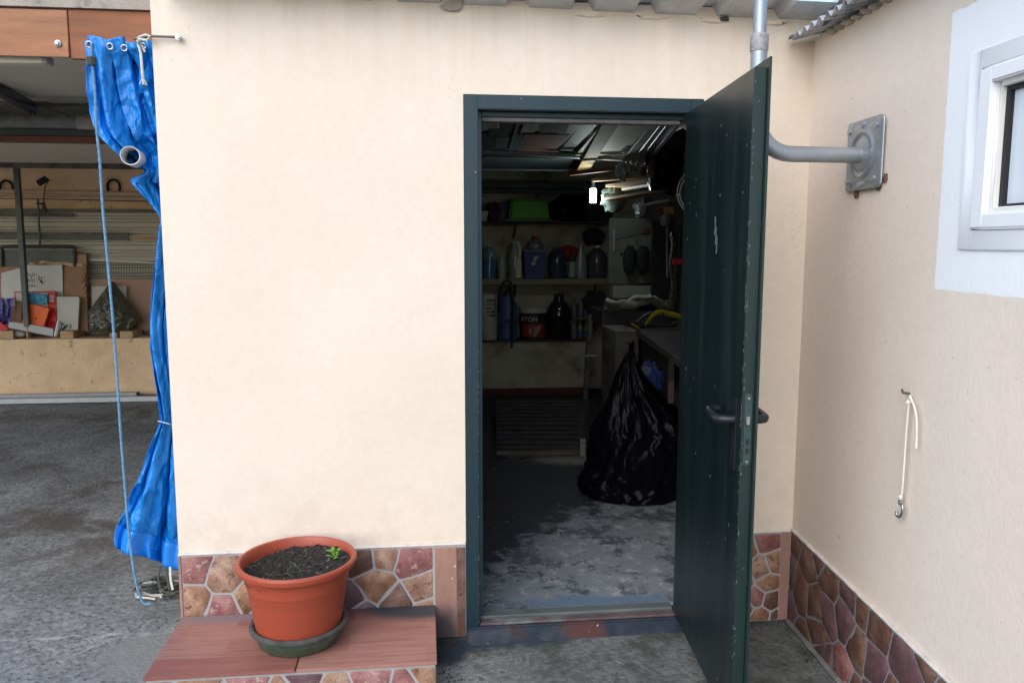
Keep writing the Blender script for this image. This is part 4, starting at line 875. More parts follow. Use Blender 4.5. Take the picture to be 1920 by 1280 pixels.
wm = thing('wire_mesh', 'green wire mesh roll edge behind the pinkish board with a white strip on top', 'mesh', WY(220, 520, CW-.1)); m = MB()
for k in range(26): x_ = 168+5*k; m.tube([WY(x_, 488+.05*k, CW-.1), WY(x_, 523, CW-.1)], .0016, 4)
for k in range(9): m.tube([WY(166, 489+4*k, CW-.1), WY(300, 491+4*k, CW-.1)], .0016, 4)
m.build('wire_grid', mesh_m, wm, kind='stuff'); MB().bar(WY(168, 487, CW-.11), WY(310, 494, CW-.11), .012, .014).build('top_strip', M('white strip', (.6,.58,.52), .6, var=.2, vs_=40), wm)
# steel post on the ledge
sp2 = thing('steel_post', 'grey steel post leaning slightly, standing on a pale wooden block on the ledge', 'post', WY(52, 632, CB+.06))
MB().bar(WY(30, 300, CB+.05), WY(51.5, 612, CB+.05), .05, .05, (0, 1, 0)).build('tube', M('grey green steel', (.085,.095,.09), .5, metal=.3, var=.3, vs_=14), sp2, bev=.004); MB().box(WY(48, 611, CB+.03), WY(58.5, 632, CB+.09)).build('foot_block', wood_p, sp2, bev=.003)
# what leans on the ledge
LT = .576
def onledge(px0, px1, py0, py1, y0, y1, mat, name, label, cat, bev=.003, lean=.06, parent=None, group=None):
    a, b = WY(px0, py0, y0), WY(px1, py1, y0); xa, xb, za, zb_ = a.x, b.x, max(b.z, LT+.001), a.z
    m = MB().hexa([(xa, y0, za), (xb, y0, za), (xb, y1, za), (xa, y1, za)], [(xa, y0+lean, zb_), (xb, y0+lean, zb_), (xb, y1+lean, zb_), (xa, y1+lean, zb_)])
    if parent: return m.build(name, mat, parent, bev=bev)
    return tag(m.build(name, mat, None, bev=bev), label, cat, group, 'thing')
for k, (a, b) in enumerate(((-30, 25), (112, 138), (205, 220), (224, 249))): 
    tag(MB().box(WY(a, 621 if k != 2 else 624, CB+.015), (WY(b, 632, CB+.015).x, CB+.30, LT+.001)).build('wood_block', wood_p, None, bev=.004), ('pine block on the ledge at the left edge below the red card', 'pine block on the ledge under the white card with the drawing', 'dim pine block on the ledge under the green plastic sheet', 'pine block on the ledge right of the green plastic sheet')[k], 'wood block', 'pine blocks lying on the carport ledge', 'thing')
bx = thing('cardboard_box', 'large flat brown cardboard box with torn tape leaning on the ledge', 'cardboard box', WY(80, 625, CB+.25))
onledge(-30, 165, 476, 621, CB+.22, CB+.26, card, 'panel', '', '', parent=bx)
onledge(-30, 163, 477, 496, CB+.272, CB+.277, M('lighter cardboard', (.42,.25,.15), .85, var=.1), 'flap', '', '', parent=bx, lean=.0).location.y -= .0
m = MB().grid(lambda u, v: WY(154+6*v+2*math.sin(u*9), 497+55*u, CB+.215+.045*(1-u)+.006*math.sin(u*30+v*5)), 20, 3); m.build('tape', M('brown tape', (.30,.17,.09), .2, var=.3, vs_=30), bx)
m = MB().grid(lambda u, v: WY(55+100*u, 489+6*v+8*abs(u-.3)+1.0*math.sin(u*17), CB+.255-.004*math.sin(u*25)), 24, 3); m.build('tape', M('brown tape', (.30,.17,.09), .2), bx)
wcd = thing('white_card', 'large white card with grey printed lettering in front of the brown cardboard box', 'card', WY(60, 620, CB+.2))
yc = CB+.24; poly = [(2, 512), (38, 502), (52, 497), (116, 497), (117, 510), (118, 556), (119, 600), (3, 600), (3, 549), (2, 549)]
MB().prism([WY(x_, y_, yc) for x_, y_ in poly], (0, .006, 0)).build('sheet', cardw, wcd, bev=.001)
def print_lines(parent, mat, y, rows):
    m = MB()
    for (x0_, x1_, yy, h_) in rows:
        a = WY(x0_, yy, y); b = WY(x1_, yy+h_, y); m.box((a.x, y-.0015, a.z), (b.x, y-.0005, b.z))
    m.build('lettering', mat, parent, smooth=False)
print_lines(wcd, ink, yc, [(52+2.9*i, 53.6+2.9*i, 511+(i % 3)*1.5, 6+(i*5) % 4) for i in range(5)]+[(52+2.9*i, 53.6+2.9*i, 522+(i % 2), 7) for i in range(5)]+[(52+2.9*i, 53.6+2.9*i, 533, 5) for i in range(5)]+[(68.5, 69.8, 513, 5), (68.5, 69.8, 521, 11), (68.5, 69.8, 534, 4), (83, 84, 517, 5), (83, 84, 524, 10)])
m = MB(); 
for pts in ([(74, 517), (72.5, 522), (75, 527), (79, 529)], [(76, 520), (81, 521)], [(75, 528), (80, 532), (80, 527)], [(77, 523), (78, 531)]): m.tube([WY(x_, y_, yc-.002) for x_, y_ in pts], .004, 4)
m.build('emblem', ink, wcd)
wc2 = thing('white_carton', 'white carton with a black line drawing and rounded corners on a pine block', 'card', WY(125, 620, CB+.1))
yc2 = CB+.15; MB().prism([WY(x_, y_, yc2) for x_, y_ in [(105, 556), (147, 556), (149, 560), (146, 617), (143, 621), (108, 620)]], (0, .03, 0)).build('sheet', M('white carton card', (.52,.50,.46), .7, var=.05), wc2, bev=.002)
m = MB()
for pts in ([(112, 603), (116, 610), (113, 619)], [(114, 605), (119, 607), (121, 612), (116, 618), (123, 614), (127, 609), (120, 613)], [(117, 619), (124, 612)]): m.tube([WY(x_, y_, yc2-.003) for x_, y_ in pts], .005, 4)
m.build('drawing', ink, wc2); print_lines(wc2, ink, yc2, [(130, 134.5, 608+1.6*i, .9) for i in range(5)])
rc = thing('red_tray', 'torn red and white packaging card standing behind the orange case', 'packaging', WY(80, 622, CB+.1)); yr = CB+.14
MB().prism([WY(x_, y_, yr) for x_, y_ in [(26, 547), (104, 546), (106, 600), (104, 621), (84, 619), (60, 610), (30, 600)]], (0, .02, 0)).build('card', redp, rc, bev=.002)
MB().prism([WY(x_, y_, yr-.003) for x_, y_ in [(29, 549), (89, 549), (90, 590), (60, 600), (32, 590)]], (0, .002, 0)).build('window', M('pale inner card', (.5,.45,.42), .7, var=.15, vs_=20), rc)
MB().prism([WY(x_, y_, yr-.004) for x_, y_ in [(92, 554), (100, 554), (101, 566), (92, 566)]], (0, .002, 0)).build('label', cardw, rc); print_lines(rc, M('red print', (.35,.05,.05), .6), yr-.004, [(93.5+1.3*i, 94.2+1.3*i, 557, 6) for i in range(5)])
MB().grid(lambda u, v: WY(86+16*u+3*math.sin(v*9), 580+36*v, yr-.006-.018*noise.noise(Vector((u*4, v*6, 1)))), 10, 16).build('torn_film', M('red glossy film', (.45,.02,.02), .18, var=.4, vs_=30, bump=.7, bs=30), rc)
oc = thing('orange_case', 'bright orange case tilted against the red packaging', 'case', WY(68, 612, CB+.07)); yo = CB+.08
MB().prism([WY(x_, y_, yo) for x_, y_ in [(54, 568), (93, 578), (82, 613), (40, 606)]], (0, .03, 0)).build('body', orangep, oc, bev=.004); MB().tube([WY(67, 595, yo-.001), WY(68, 599, yo-.001)], .006, 8).build('catch', M('red print', (.35,.05,.05), .6), oc); MB().lathe([(0, 0), (.008, 0), (.008, .003), (0, .003)], WY(65, 606, yo-.003), 10).build('catch', M('red print', (.35,.05,.05), .6), oc)
m = MB().grid(lambda u, v: WY(54+34*u, 549+24*v*(1-.25*u)+3*u, yo+.02-.02*noise.noise(Vector((u*5, v*4, 3)))-.01*math.sin(v*3)), 18, 12); tag(m.build('blue_film', bluep, None), 'crumpled light blue plastic film above the orange case', 'plastic film', kind='thing')
m = MB().grid(lambda u, v: WY(-8+34*u+10*v*(1-u)-6*v, 548+6*(1-u)+48*v+10*math.sin(u*2), yo+.03-.035*noise.noise(Vector((u*4, v*4, 7)))-.02*math.sin(v*3)), 20, 18); tag(m.build('violet_film', purplep, None), 'crumpled violet plastic sheet at the left end of the ledge', 'plastic film', kind='thing')
onledge(25, 40, 562, 606, yo+.01, yo+.05, M('brown book card', (.17,.10,.06), .8), 'brown_card', 'brown card edge standing between violet film and orange case', 'card', lean=.05)
m = MB().prism([WY(x_, y_, CB+.035) for x_, y_ in [(17, 603), (60, 609), (100, 616), (99, 631), (70, 625), (15, 614)]], (0, .018, 0)); tag(m.build('white_board', M('grey white board', (.45,.44,.43), .7, var=.06), None, bev=.002), 'grey white board lying across the front of the orange case', 'board', kind='thing')
m = MB().prism([WY(x_, y_, CB+.05) for x_, y_ in [(-20, 600), (0, 603), (16, 616), (10, 622), (-20, 624)]], (0, .03, 0)); tag(m.build('red_carton', redp, None, bev=.003), 'bright red carton at the left end of the ledge', 'carton', kind='thing')
m = MB().bar(WY(104, 631, CB+.03), WY(111, 600, CB+.08), .03, .03); tag(m.build('rolled_paper', pvc, None, bev=.008), 'pale rolled paper leaning beside the white carton', 'paper roll', kind='thing')
m = MB().lump(WY(36, 626, CB+.06)+Vector((0, .02, .0)), (.06, .04, .03), 16, .4, 3, 4, flat=LT); tag(m.build('clear_bag', M('crumpled clear plastic', (.35,.33,.30), .1, var=.3, vs_=30, bump=.8, bs=30), None), 'small crumpled clear plastic bag between the pine blocks', 'plastic bag', kind='thing')
onledge(167, 320, 523, 619, CB+.28, CB+.295, cardin, 'fibreboard', 'plain pinkish fibreboard leaning on the ledge behind the green plastic', 'board', lean=.05)
onledge(168, 238, 537, 600, CB+.24, CB+.252, M('pale tile board', (.47,.43,.36), .6, var=.08), 'pale_board', 'pale square board half hidden by the green plastic sheet', 'board', lean=.04)
# folded sheet wrapped in dark green film: a leaning pyramid
apex = WY(206, 528, CB+.2); bl = WY(162, 585, CB+.10); bl2 = WY(166, 622, CB+.07); br = WY(258, 600, CB+.08); br2 = WY(242, 620, CB+.06); mid = WY(200, 628, CB+.05); fc = WY(205, 590, CB+.02)
ctr_ = [apex, bl, bl2, mid, br2, br]; m = MB()
def filmf(u, v):
    t = u*(len(ctr_)); i = int(t) % len(ctr_); f_ = t-int(t); e = ctr_[i].lerp(ctr_[(i+1) % len(ctr_)], f_); q = fc.lerp(e, v)
    q = q+Vector((0, -.05*(1-v)*v*2+.03*v**4-.035*noise.fractal(Vector((q.x*11, q.z*11, 2)), .8, 2, 3)*(.3+v*(1-v)*3), 0)); q.z = max(q.z, LT+.002); return q
m.grid(filmf, 96, 26); back = [p+Vector((0, .10, 0)) for p in ctr_]; m.add([p+Vector((0, .03, 0)) for p in ctr_]+back, [(i, (i+1) % 6, 6+(i+1) % 6, 6+i) for i in range(6)]+[tuple(range(6, 12))])
tag(m.build('plastic_bundle', film, None, ang=60), 'folded bundle wrapped in shiny dark green plastic film on the ledge', 'plastic bundle', kind='thing')
# two zinc tubes on the floor before the ledge
for k, (pa, pb, py, py2, y_) in enumerate(((-80, 259, 757, 760, 5.17), (-80, 330, 769, 771, 4.95))):
    a, b = WY(pa, py, y_), WY(pb, py2, y_); a.z = b.z = .028
    t = thing('steel_tube', ('shorter square steel tube lying on the floor along the ledge', 'longer square steel tube lying on the floor in front of the shorter one')[k], 'tube', (a+b)/2, 'steel tubes on the carport floor'); MB().bar(a, b, .05, .05).build('tube', galv, t, bev=.003)
    if k == 0: MB().bar(b+Vector((.0005, 0, 0)), b+Vector((.012, 0, 0)), .052, .052).build('end_plug', blackrub, t, bev=.003)

# ------------------------------------------------------------------ inside the shed
YB = 5.1; ys = 4.97
def shelf(name, label, py, thick, mat, x1px):
    za = WY(1000, py, 4.86).z; t = thing('shelf', label, 'shelf', (.3, YB, za-thick), 'shelves on the shed back wall')
    b = WY(x1px, py, 4.9).x; MB().box((-.94, 4.86, za-thick), (b, YB-.002, za)).build('board', mat, t, bev=.003)
    m = MB()
    for x_ in (.1, .75, b-.1): m.bar((x_, 4.92, za-thick-.001), (x_, YB-.01, za-thick-.14), .02, .012)
    m.build('bracket', darksteel, t); return za
SZ3 = shelf('shelf', 'dark top shelf with the green tub and black bags', 415, .02, wood_d, 1138)
SZ2 = shelf('shelf', 'thick pale edged middle shelf full of bottles', 523, .055, M('pale shelf edge', (.24,.21,.16), .8, var=.15), 1137)
LZT = .551
tag(MB().box((-.94, 4.785, LZT), (WY(1105, 640, 4.8).x, YB-.003, LZT+.016)).build('ledge_board', wood_d, None, bev=.002), 'dark board on the low ledge under the buckets and bottles', 'shelf', kind='thing')
LZT += .016
BOT = [(0,0),(.93,0),(1,.03),(1,.58),(.93,.68),(.55,.80),(.34,.86),(.32,.90)]
JUG = [(0,0),(.92,0),(1,.04),(.97,.2),(1,.24),(.97,.42),(1,.46),(1,.66),(.88,.76),(.55,.86),(.30,.91),(.30,.94)]
def vessel(name, label, cat, px0, px1, pyt, zb, mat, prof=BOT, capmat=None, y=ys, sy=1, group=None, parts=None):
    a = WY(px0, 500, y); b = WY(px1, 500, y); cx = (a.x+b.x)/2; r = (b.x-a.x)/2; H = WY((px0+px1)/2, pyt, y).z-zb
    t = thing(name, label, cat, (cx, y, zb), group)
    MB().lathe([(q*r, z*H) for q, z in prof], (cx, y, zb), 24, 1, sy).build('body', mat, t, ang=50)
    if capmat:
        r_, z_ = prof[-1]; rr = max(.3*r, r_*r*1.15); MB().lathe([(0, z_*H-.002), (rr, z_*H-.002), (rr, H*.995), (rr*.9, H), (0, H)], (cx, y, zb), 16).build('cap', capmat, t, ang=40)
    return t, cx, r, H
clearp = lambda nm, c, r=.12: M(nm, c, r, var=.15, vs_=20, bump=.3, bs=25, spec=.7)
white_cap = plain('white cap', (.5,.5,.48)); redcap = plain('red cap', (.35,.03,.04)); bluecap = plain('blue cap', (.05,.12,.3))
t, cx, r, H = vessel('jug', 'clear jug half full of blue liquid, first on the middle shelf', 'jug', 904, 931, 459, SZ2, clearp('pale blue plastic', (.16,.24,.30)), [(0,0),(.92,0),(1,.04),(1,.62),(.94,.76),(.7,.88),(.35,.95),(.3,.97)], white_cap)
MB().lathe([(1.004*r, .02*H), (1.01*r, .06*H), (1.008*r, .56*H), (1.0*r, .57*H)], (cx, ys, SZ2), 24, caps=False).build('liquid', clearp('blue liquid', (.05,.14,.28)), t)
vessel('bottle', 'small pale bottle beside the blue jug on the middle shelf', 'bottle', 933, 948, 474, SZ2, clearp('milky green plastic', (.30,.36,.32)), BOT, white_cap)
t, cx, r, H = vessel('trigger_bottle', 'white milk coloured bottle with tall neck and handle on the middle shelf', 'bottle', 953, 977, 453, SZ2, clearp('grey green plastic', (.25,.28,.24)), [(0,0),(.94,0),(1,.03),(1,.5),(.9,.62),(.55,.86),(.45,.97)], white_cap)
MB().box((cx+.1*r, ys-r*1.02, SZ2+.01), (cx+.95*r, ys-r*.6, SZ2+.55*H)).build('label', plain('milk white', (.55,.53,.47)), t, bev=.006)
MB().tube(smoothpath([Vector((cx+.5*r, ys-r*.9, SZ2+.55*H)), Vector((cx+.7*r, ys-r*.8, SZ2+.78*H)), Vector((cx+.35*r, ys-r*.5, SZ2+.97*H))], 4), .02, 8).build('grip', plain('milk white', (.55,.53,.47)), t)
bb = thing('blue_box', 'dark blue plastic box with a torn white label on the middle shelf', 'box', WY(1003, 523, ys)); a = WY(981, 472, 4.93); b = WY(1024, 521, 4.93)
MB().hexa([(a.x+.02, 4.88, SZ2), (b.x-.02, 4.88, SZ2), (b.x-.02, 5.06, SZ2), (a.x+.02, 5.06, SZ2)], [(a.x, 4.87, a.z), (b.x, 4.87, a.z), (b.x, 5.07, a.z), (a.x, 5.07, a.z)]).build('body', plain('navy plastic', (.03,.05,.19)), bb, bev=.008, seg=2)
MB().box((a.x-.01, 4.86, a.z), (b.x+.01, 5.08, a.z+.018)).build('lid', plain('pale blue lid', (.17,.20,.28)), bb, bev=.004)
m = MB(); 
for px, py, rx, rz in ((1003, 486, .016, .026), (1000, 494, .022, .018), (1006, 482, .02, .012)):
    p = WY(px, py, 4.872); m.prism([p+Vector((rx*math.cos(k*.785)*(1+.3*math.sin(k*3)), 0, rz*math.sin(k*.785))) for k in range(8)], (0, -.003, 0))
m.build('torn_label', plain('torn label', (.42,.42,.42)), bb)
vessel('jug', 'clear round jug with a red cap standing on the blue box', 'jug', 989, 1019, 442, a.z+.018, clearp('clear grey plastic', (.17,.17,.175)), [(0,0),(.9,0),(1,.1),(.98,.4),(.7,.65),(.4,.78),(.35,.82)], redcap)
vessel('jug', 'dark blue water jug with shiny ribs right of the blue box', 'jug', 1027, 1062, 462, SZ2, clearp('dark blue clear plastic', (.045,.055,.09), .1), JUG, bluecap)
tag(MB().lump(WY(1066, 474, 5.02), (.10, .05, .075), 18, .35, 2.5, 5).build('red_rag', plain('red cloth', (.30,.02,.035), .9), None), 'crumpled red cloth lying behind the bottles on the middle shelf', 'cloth', kind='thing')
t, cx, r, H = vessel('bottle', 'small bottle with dark top and white label before the red cloth', 'bottle', 1066, 1079, 470, SZ2, plain('green black plastic', (.03,.05,.05)), BOT, plain('dark cap', (.03,.03,.03)), 4.93)
MB().lathe([(1.01*r, .05*H), (1.02*r, .08*H), (1.02*r, .55*H), (1.01*r, .6*H)], (cx, 4.93, SZ2), 16, caps=False).build('label', plain('pale green label', (.36,.42,.38)), t)
vessel('bottle', 'silvery grey tapering bottle on the middle shelf', 'bottle', 1079, 1100, 457, SZ2, M('silver grey plastic', (.26,.29,.29), .3, metal=.2, var=.1), [(0,0),(.8,0),(.9,.03),(1,.35),(.85,.62),(.45,.88),(.3,.96)], plain('grey cap', (.25,.26,.26)), 4.93, .6)
vessel('jug', 'large clear water jug with glinting ribs, last on the middle shelf', 'jug', 1101, 1137, 460, SZ2, clearp('smoky clear plastic', (.07,.075,.085), .08), JUG, white_cap, 4.95)
tag(MB().lump(WY(1113, 443, 4.98), (.105, .09, .085), 24, .35, 2, 8).build('knitted_hat', plain('black wool', (.018,.018,.022), .95, bump=.7), None), 'black knitted hat resting on top of the last water jug', 'hat', kind='thing')
# top shelf
a = WY(897, 396, ys); b = WY(913, 414, ys); tag(MB().hexa([(a.x-.05, 4.89, SZ3), (b.x-.01, 4.89, SZ3), (b.x-.01, 5.05, SZ3), (a.x-.05, 5.05, SZ3)], [(a.x-.06, 4.88, a.z), (b.x+.01, 4.88, a.z), (b.x+.01, 5.06, a.z), (a.x-.06, 5.06, a.z)]).build('white_tub', plain('grey white plastic', (.42,.44,.42)), None, bev=.006), 'small white tub at the left end of the top shelf', 'tub', kind='thing')
tag(MB().bar(WY(901, 394, 5.0), WY(904, 368, 5.03), .016, .012).build('brush_handle', plain('grey white plastic', (.42,.44,.42)), None, bev=.003), 'pale stick standing in the white tub on the top shelf', 'stick', kind='thing')
tag(MB().lump(WY(925, 398, ys), (.075, .08, .095), 18, .3, 2, 3, flat=SZ3).build('dark_bundle', plain('dark violet cloth', (.03,.025,.045), .9), None), 'dark bundle beside the white tub on the top shelf', 'bundle', kind='thing')
gt = thing('green_tub', 'bright green plastic tub lying upside down on the top shelf', 'tub', WY(990, 413, ys)); a = WY(958, 374, 4.93); b = WY(1024, 374, 4.93); c0 = WY(953, 411, 4.9); c1 = WY(1029, 411, 4.9)
MB().hexa([(c0.x, 4.83, SZ3+.012), (c1.x, 4.83, SZ3+.012), (c1.x, 5.08, SZ3+.012), (c0.x, 5.08, SZ3+.012)], [(a.x, 4.86, a.z), (b.x, 4.86, a.z), (b.x, 5.05, a.z), (a.x, 5.05, a.z)]).build('body', plain('green plastic', (.085,.36,.02), .45), gt, bev=.02, seg=3)
MB().box((c0.x-.02, 4.81, SZ3+.010), (c1.x+.02, 5.09, SZ3+.022)).build('rim', plain('green rim', (.07,.29,.02), .45), gt, bev=.004)
a = WY(925, 380, 5.05); b = WY(962, 412, 5.05); tag(MB().hexa([(a.x, 4.95, SZ3), (b.x, 4.95, SZ3), (b.x, 5.08, SZ3), (a.x, 5.08, SZ3)], [(a.x+.05, 4.97, a.z), (b.x, 4.97, a.z), (b.x, 5.07, a.z), (a.x+.05, 5.07, a.z)]).build('dark_crate', plain('dark brown plastic', (.045,.04,.045)), None, bev=.01), 'dark brown crate behind the left side of the green tub', 'crate', kind='thing')
tag(MB().box((c0.x-.06, 4.815, SZ3+.0005), (c1.x+.1, 5.09, SZ3+.0095)).build('blue_sheet', plain('navy plastic sheet', (.05,.07,.20)), None), 'flat blue sheet lying under the green tub', 'sheet', kind='thing')
tag(MB().lump(WY(1065, 398, ys), (.20, .11, .165), 28, .35, 1.6, 12, flat=SZ3).build('black_bag', bagm, None), 'black bag lying right of the green tub on the top shelf', 'bag', kind='thing')
tag(MB().lump(WY(1112, 385, ys+.03), (.19, .10, .22), 28, .35, 1.6, 13, flat=SZ3).build('black_bag', plain('black cloth bag', (.012,.013,.018), .8), None), 'tall dark cloth bag behind the lit lamp on the top shelf', 'bag', kind='thing')
# low ledge
def bucket(label, px0, px1, pyt, zb, mat, lidmat=None, y=4.95, taper=.9):
    a = WY(px0, 600, y); b = WY(px1, 600, y); r = (b.x-a.x)/2; cx = (a.x+b.x)/2; H = WY(px0, pyt, y).z-zb; t = thing('bucket', label, 'bucket', (cx, y, zb)); h1 = H*.86
    MB().lathe([(0, 0), (r*taper, 0), (r*.985, h1), (r*.93, h1)], (cx, y, zb), 32, caps=False).build('body', mat, t, ang=40)
    MB().lathe([(0, H*.97), (r*.9, H*.97), (r*.92, H), (r*.985, H), (r*1.01, H*.98), (r*1.01, h1*.985), (r*.97, h1*.98)], (cx, y, zb), 32, caps=False).build('lid', lidmat or mat, t, ang=40); return t, cx, r, H
wb = plain('dirty white plastic', (.40,.38,.32))
t, cx, r, H = bucket('lower dirty white bucket at the left end of the low ledge', 896, 934, 600, LZT, wb, y=4.95)
z2 = LZT+H+.001; t, cx, r, H = bucket('upper white bucket with black lettering stacked on the lower white bucket', 897, 933, 551, z2, plain('white label plastic', (.46,.45,.42)), y=4.95)
def on_cyl(cx, cy, r, ang, z): return Vector((cx+r*math.sin(ang), cy-r*math.cos(ang), z))
m = MB(); rng = random.Random(31)
for row in range(5):
    z = z2+H*(.72-.14*row); a = -.2
    while a < .85:
        w_ = rng.uniform(.05, .13); hh = .028 if row < 2 else .018
        if rng.random() < .8: m.add([on_cyl(cx, 4.95, r*.99, a+w_*k, z+dz) for dz in (0, hh) for k in (0, 1)], [(0, 1, 3, 2)])
        a += w_+.03
m.build('lettering', plain('black print', (.02,.02,.02)), t, smooth=False)
# blue back pack sprayer
spx = thing('sprayer', 'tall blue plastic sprayer tank with black hose and pump lever on the low ledge', 'sprayer', WY(950, 640, 4.9)); a = WY(934, 560, 4.9); b = WY(971, 560, 4.9); cx = (a.x+b.x)/2; r = (b.x-a.x)/2; H = WY(950, 553, 4.9).z-LZT
MB().lathe([(0,0),(r*.8,0),(r*.95,.02*H),(r*1,.12*H),(r*.93,.3*H),(r*.98,.34*H),(r*.95,.74*H),(r*.8,.84*H),(r*.62,.9*H),(r*.6,.99*H),(r*.4,H),(0,H)], (cx, 4.9, LZT), 28, 1, .8, caps=False).build('tank', plain('blue tank plastic', (.045,.10,.24), .4), spx, ang=40)
MB().tube(smoothpath([WY(936, 585, 4.82), WY(936, 550, 4.82), WY(944, 531, 4.84), (cx, 4.86, WY(950, 526, 4.86).z), WY(958, 533, 4.84), WY(961, 560, 4.8), WY(961, 600, 4.79), WY(960, 645, 4.775), WY(958, 650, 4.77)], 6), .012, 8).build('hose', blackrub, spx)
MB().lathe([(0, 0), (.05, 0), (.05, .035), (.02, .05), (.018, .07), (0, .07)], (cx, 4.9, LZT+H-.003), 16, caps=False).build('pump_cap', plain('dark cap', (.03,.03,.03)), spx); MB().bar(WY(935, 601, 4.8), WY(972, 601, 4.8), .01, .02).build('strap', blackrub, spx)
# paint bucket with lettering
dk = plain('black red paint label', (.030,.022,.024), .4)
t, cx, r, H = bucket('paint bucket with white lid, XTON in white letters on black and red', 973, 1026, 576, LZT, dk, plain('white lid', (.44,.43,.40), .4), y=4.93)
vs, fs = text_mesh('XTON', .062); m = MB(); rb = r*.985
m.add([on_cyl(cx, 4.93, rb*(.98)+.004+v.z, (v.x-.065)/rb, LZT+H*.65+v.y) for v in vs], fs); m.build('lettering', plain('white letters', (.6,.6,.58)), t, smooth=False)
m = MB()
m.grid(lambda u, v: on_cyl(cx, 4.93, rb*(.925+.05*v)+.0025, -1.1+2.0*u, LZT+H*(.12+.38*v)-.02*u*(1-v)), 16, 4); m.build('red_band', plain('red label', (.26,.028,.03), .4), t)
m = MB()
for k, (a_, z_, w_, h_) in enumerate(((.10, .30, .30, .07), (.02, .22, .22, .05), (.30, .38, .2, .06), (-.35, .28, .2, .06))):
    m.add([on_cyl(cx, 4.93, rb*(.905+.08*z_)+.010, a_+w_*.5*math.cos(q*.785)*(1+.2*math.sin(q*3)), LZT+H*z_+h_*.6*math.sin(q*.785)) for q in range(8)], [tuple(range(8))])
m.build('picture', plain('grey label print', (.30,.27,.26), .4), t)
vessel('demijohn', 'large black plastic demijohn with two necks on the low ledge', 'demijohn', 1026, 1071, 551, LZT, clearp('black clear plastic', (.012,.013,.017), .12), [(0,0),(.9,0),(1,.04),(.96,.22),(1,.25),(.96,.45),(1,.48),(.97,.66),(.78,.76),(.42,.86),(.40,.95)], plain('dark cap', (.03,.03,.03)), 4.93)
glass_b = clearp('smoky glass', (.13,.12,.105), .06)
for row in range(2):
    for k in range(3):
        px = 1071+11.5*k; zb = LZT+row*.215; pt = 597 if row == 0 else 552
        a = WY(px, 600, 4.88); b = WY(px+11, 600, 4.88); cx = (a.x+b.x)/2; r = (b.x-a.x)/2; H = .205
        t = thing('glass_bottle', '%s glass bottle of the %s row on the low ledge' % (('left', 'middle', 'right')[k], ('lower', 'upper')[row]), 'bottle', (cx, 4.88, zb), 'small glass bottles stacked two high')
        MB().lathe([(0,0),(r*.92,0),(r,.01),(r,.55*H),(r*.9,.66*H),(r*.5,.8*H),(r*.42,.96*H),(r*.48,.97*H),(r*.48,H),(0,H)], (cx, 4.88, zb), 14, caps=False).build('body', glass_b, t, ang=40)
        MB().lathe([(1.02*r, .12*H), (1.02*r, .45*H)], (cx, 4.88, zb), 14, caps=False).build('label', plain('faded label', ((.20,.17,.13), (.08,.10,.16))[row == 0], .6), t)
tag(MB().box((WY(1071, 600, 4.88).x, 4.81, LZT+.2055), (WY(1105, 600, 4.88).x, 4.95, LZT+.2145)).build('board', wood_g, None), 'thin board between the two rows of glass bottles', 'board', kind='thing')
tag(MB().lump(WY(1115, 575, 4.9), (.13, .10, .16), 24, .45, 2, 21).build('dark_jacket', plain('dark grey cloth', (.022,.021,.024), .9, bump=.6), None), 'dark crumpled jacket hung beside the stacked glass bottles', 'jacket', kind='thing')
# props and bench
t = thing('prop_post', 'slim grey wooden post propping the ledge end, with a pale cross pin', 'post', WY(1110, 770, 4.3)); pb_ = WZ(1110, 768, .02)
MB().bar((pb_.x, 4.35, .02), WY(1108, 588, 4.35), .045, .045, (0, 1, 0)).build('post', wood_g, t, bev=.003); MB().tube([WY(1097, 667, 4.32), WY(1117, 667, 4.32)], .008, 8).build('pin', plain('pale pin', (.5,.48,.44)), t)
BZ = .86; bn = thing('workbench', 'old workbench along the right wall with dark top and grey wooden end', 'workbench', (1.75, 2.7, .02))
A0 = WZ(1270, 678, BZ); A1 = WZ(1192, 616, BZ)
MB().hexa([(A0.x-.02, .9, BZ-.05), (2.04, .9, BZ-.05), (2.04, A1.y+.1, BZ-.05), (A1.x, A1.y, BZ-.05)], [(A0.x-.02, .9, BZ), (2.04, .9, BZ), (2.04, A1.y+.1, BZ), (A1.x, A1.y, BZ)]).build('top', M('dark bench top', (.06,.06,.06), .6, var=.3, vs_=8), bn, bev=.004)
e0 = WY(1150, 616, A1.y+.1)
MB().box((e0.x, A1.y+.02, .02), (WY(1193, 616, A1.y+.1).x, A1.y+.5, BZ-.02)).build('end_box', wood_g, bn, bev=.004)
MB().hexa([(A0.x+.05, .95, .02), (2.03, .95, .02), (2.03, A1.y, .02), (A1.x+.06, A1.y, .02)], [(A0.x+.05, .95, BZ-.052), (2.03, .95, BZ-.052), (2.03, A1.y, BZ-.052), (A1.x+.06, A1.y, BZ-.052)]).build('cupboard', wood_d, bn)
MB().bar(WZ(1258, 690, BZ-.10), WZ(1258, 735, BZ-.12), .03, .12).build('red_drawer', plain('red paint', (.022,.006,.005)), bn)
tag(MB().grid(lambda u, v: WY(1134+119*u, 580-20*v+5*math.sin(u*7)-5*math.sin(u*3.1)*(1-v), 3.9-.15*v)+Vector((0, .05*math.sin(u*9+v*4), .02*noise.noise(Vector((u*6, v*5, 1))))), 40, 12).build('white_sack', plain('dirty white sack', (.40,.39,.36), .8, bump=.7, bs=40), None, solid=.03, ang=70), 'dirty white folded sack lying across the back of the workbench', 'sack', kind='thing')
tag(MB().box(WY(1130, 583, 3.85), WY(1262, 600, 4.4)).build('rear_table', M('dark bench top', (.06,.06,.06)), None, bev=.004), 'dark table top behind the workbench under the white sack', 'table', kind='thing')
sx = thing('strap_bundle', 'bundle of dark and yellow straps lying on the workbench by the door', 'strap', WZ(1230, 610, BZ))
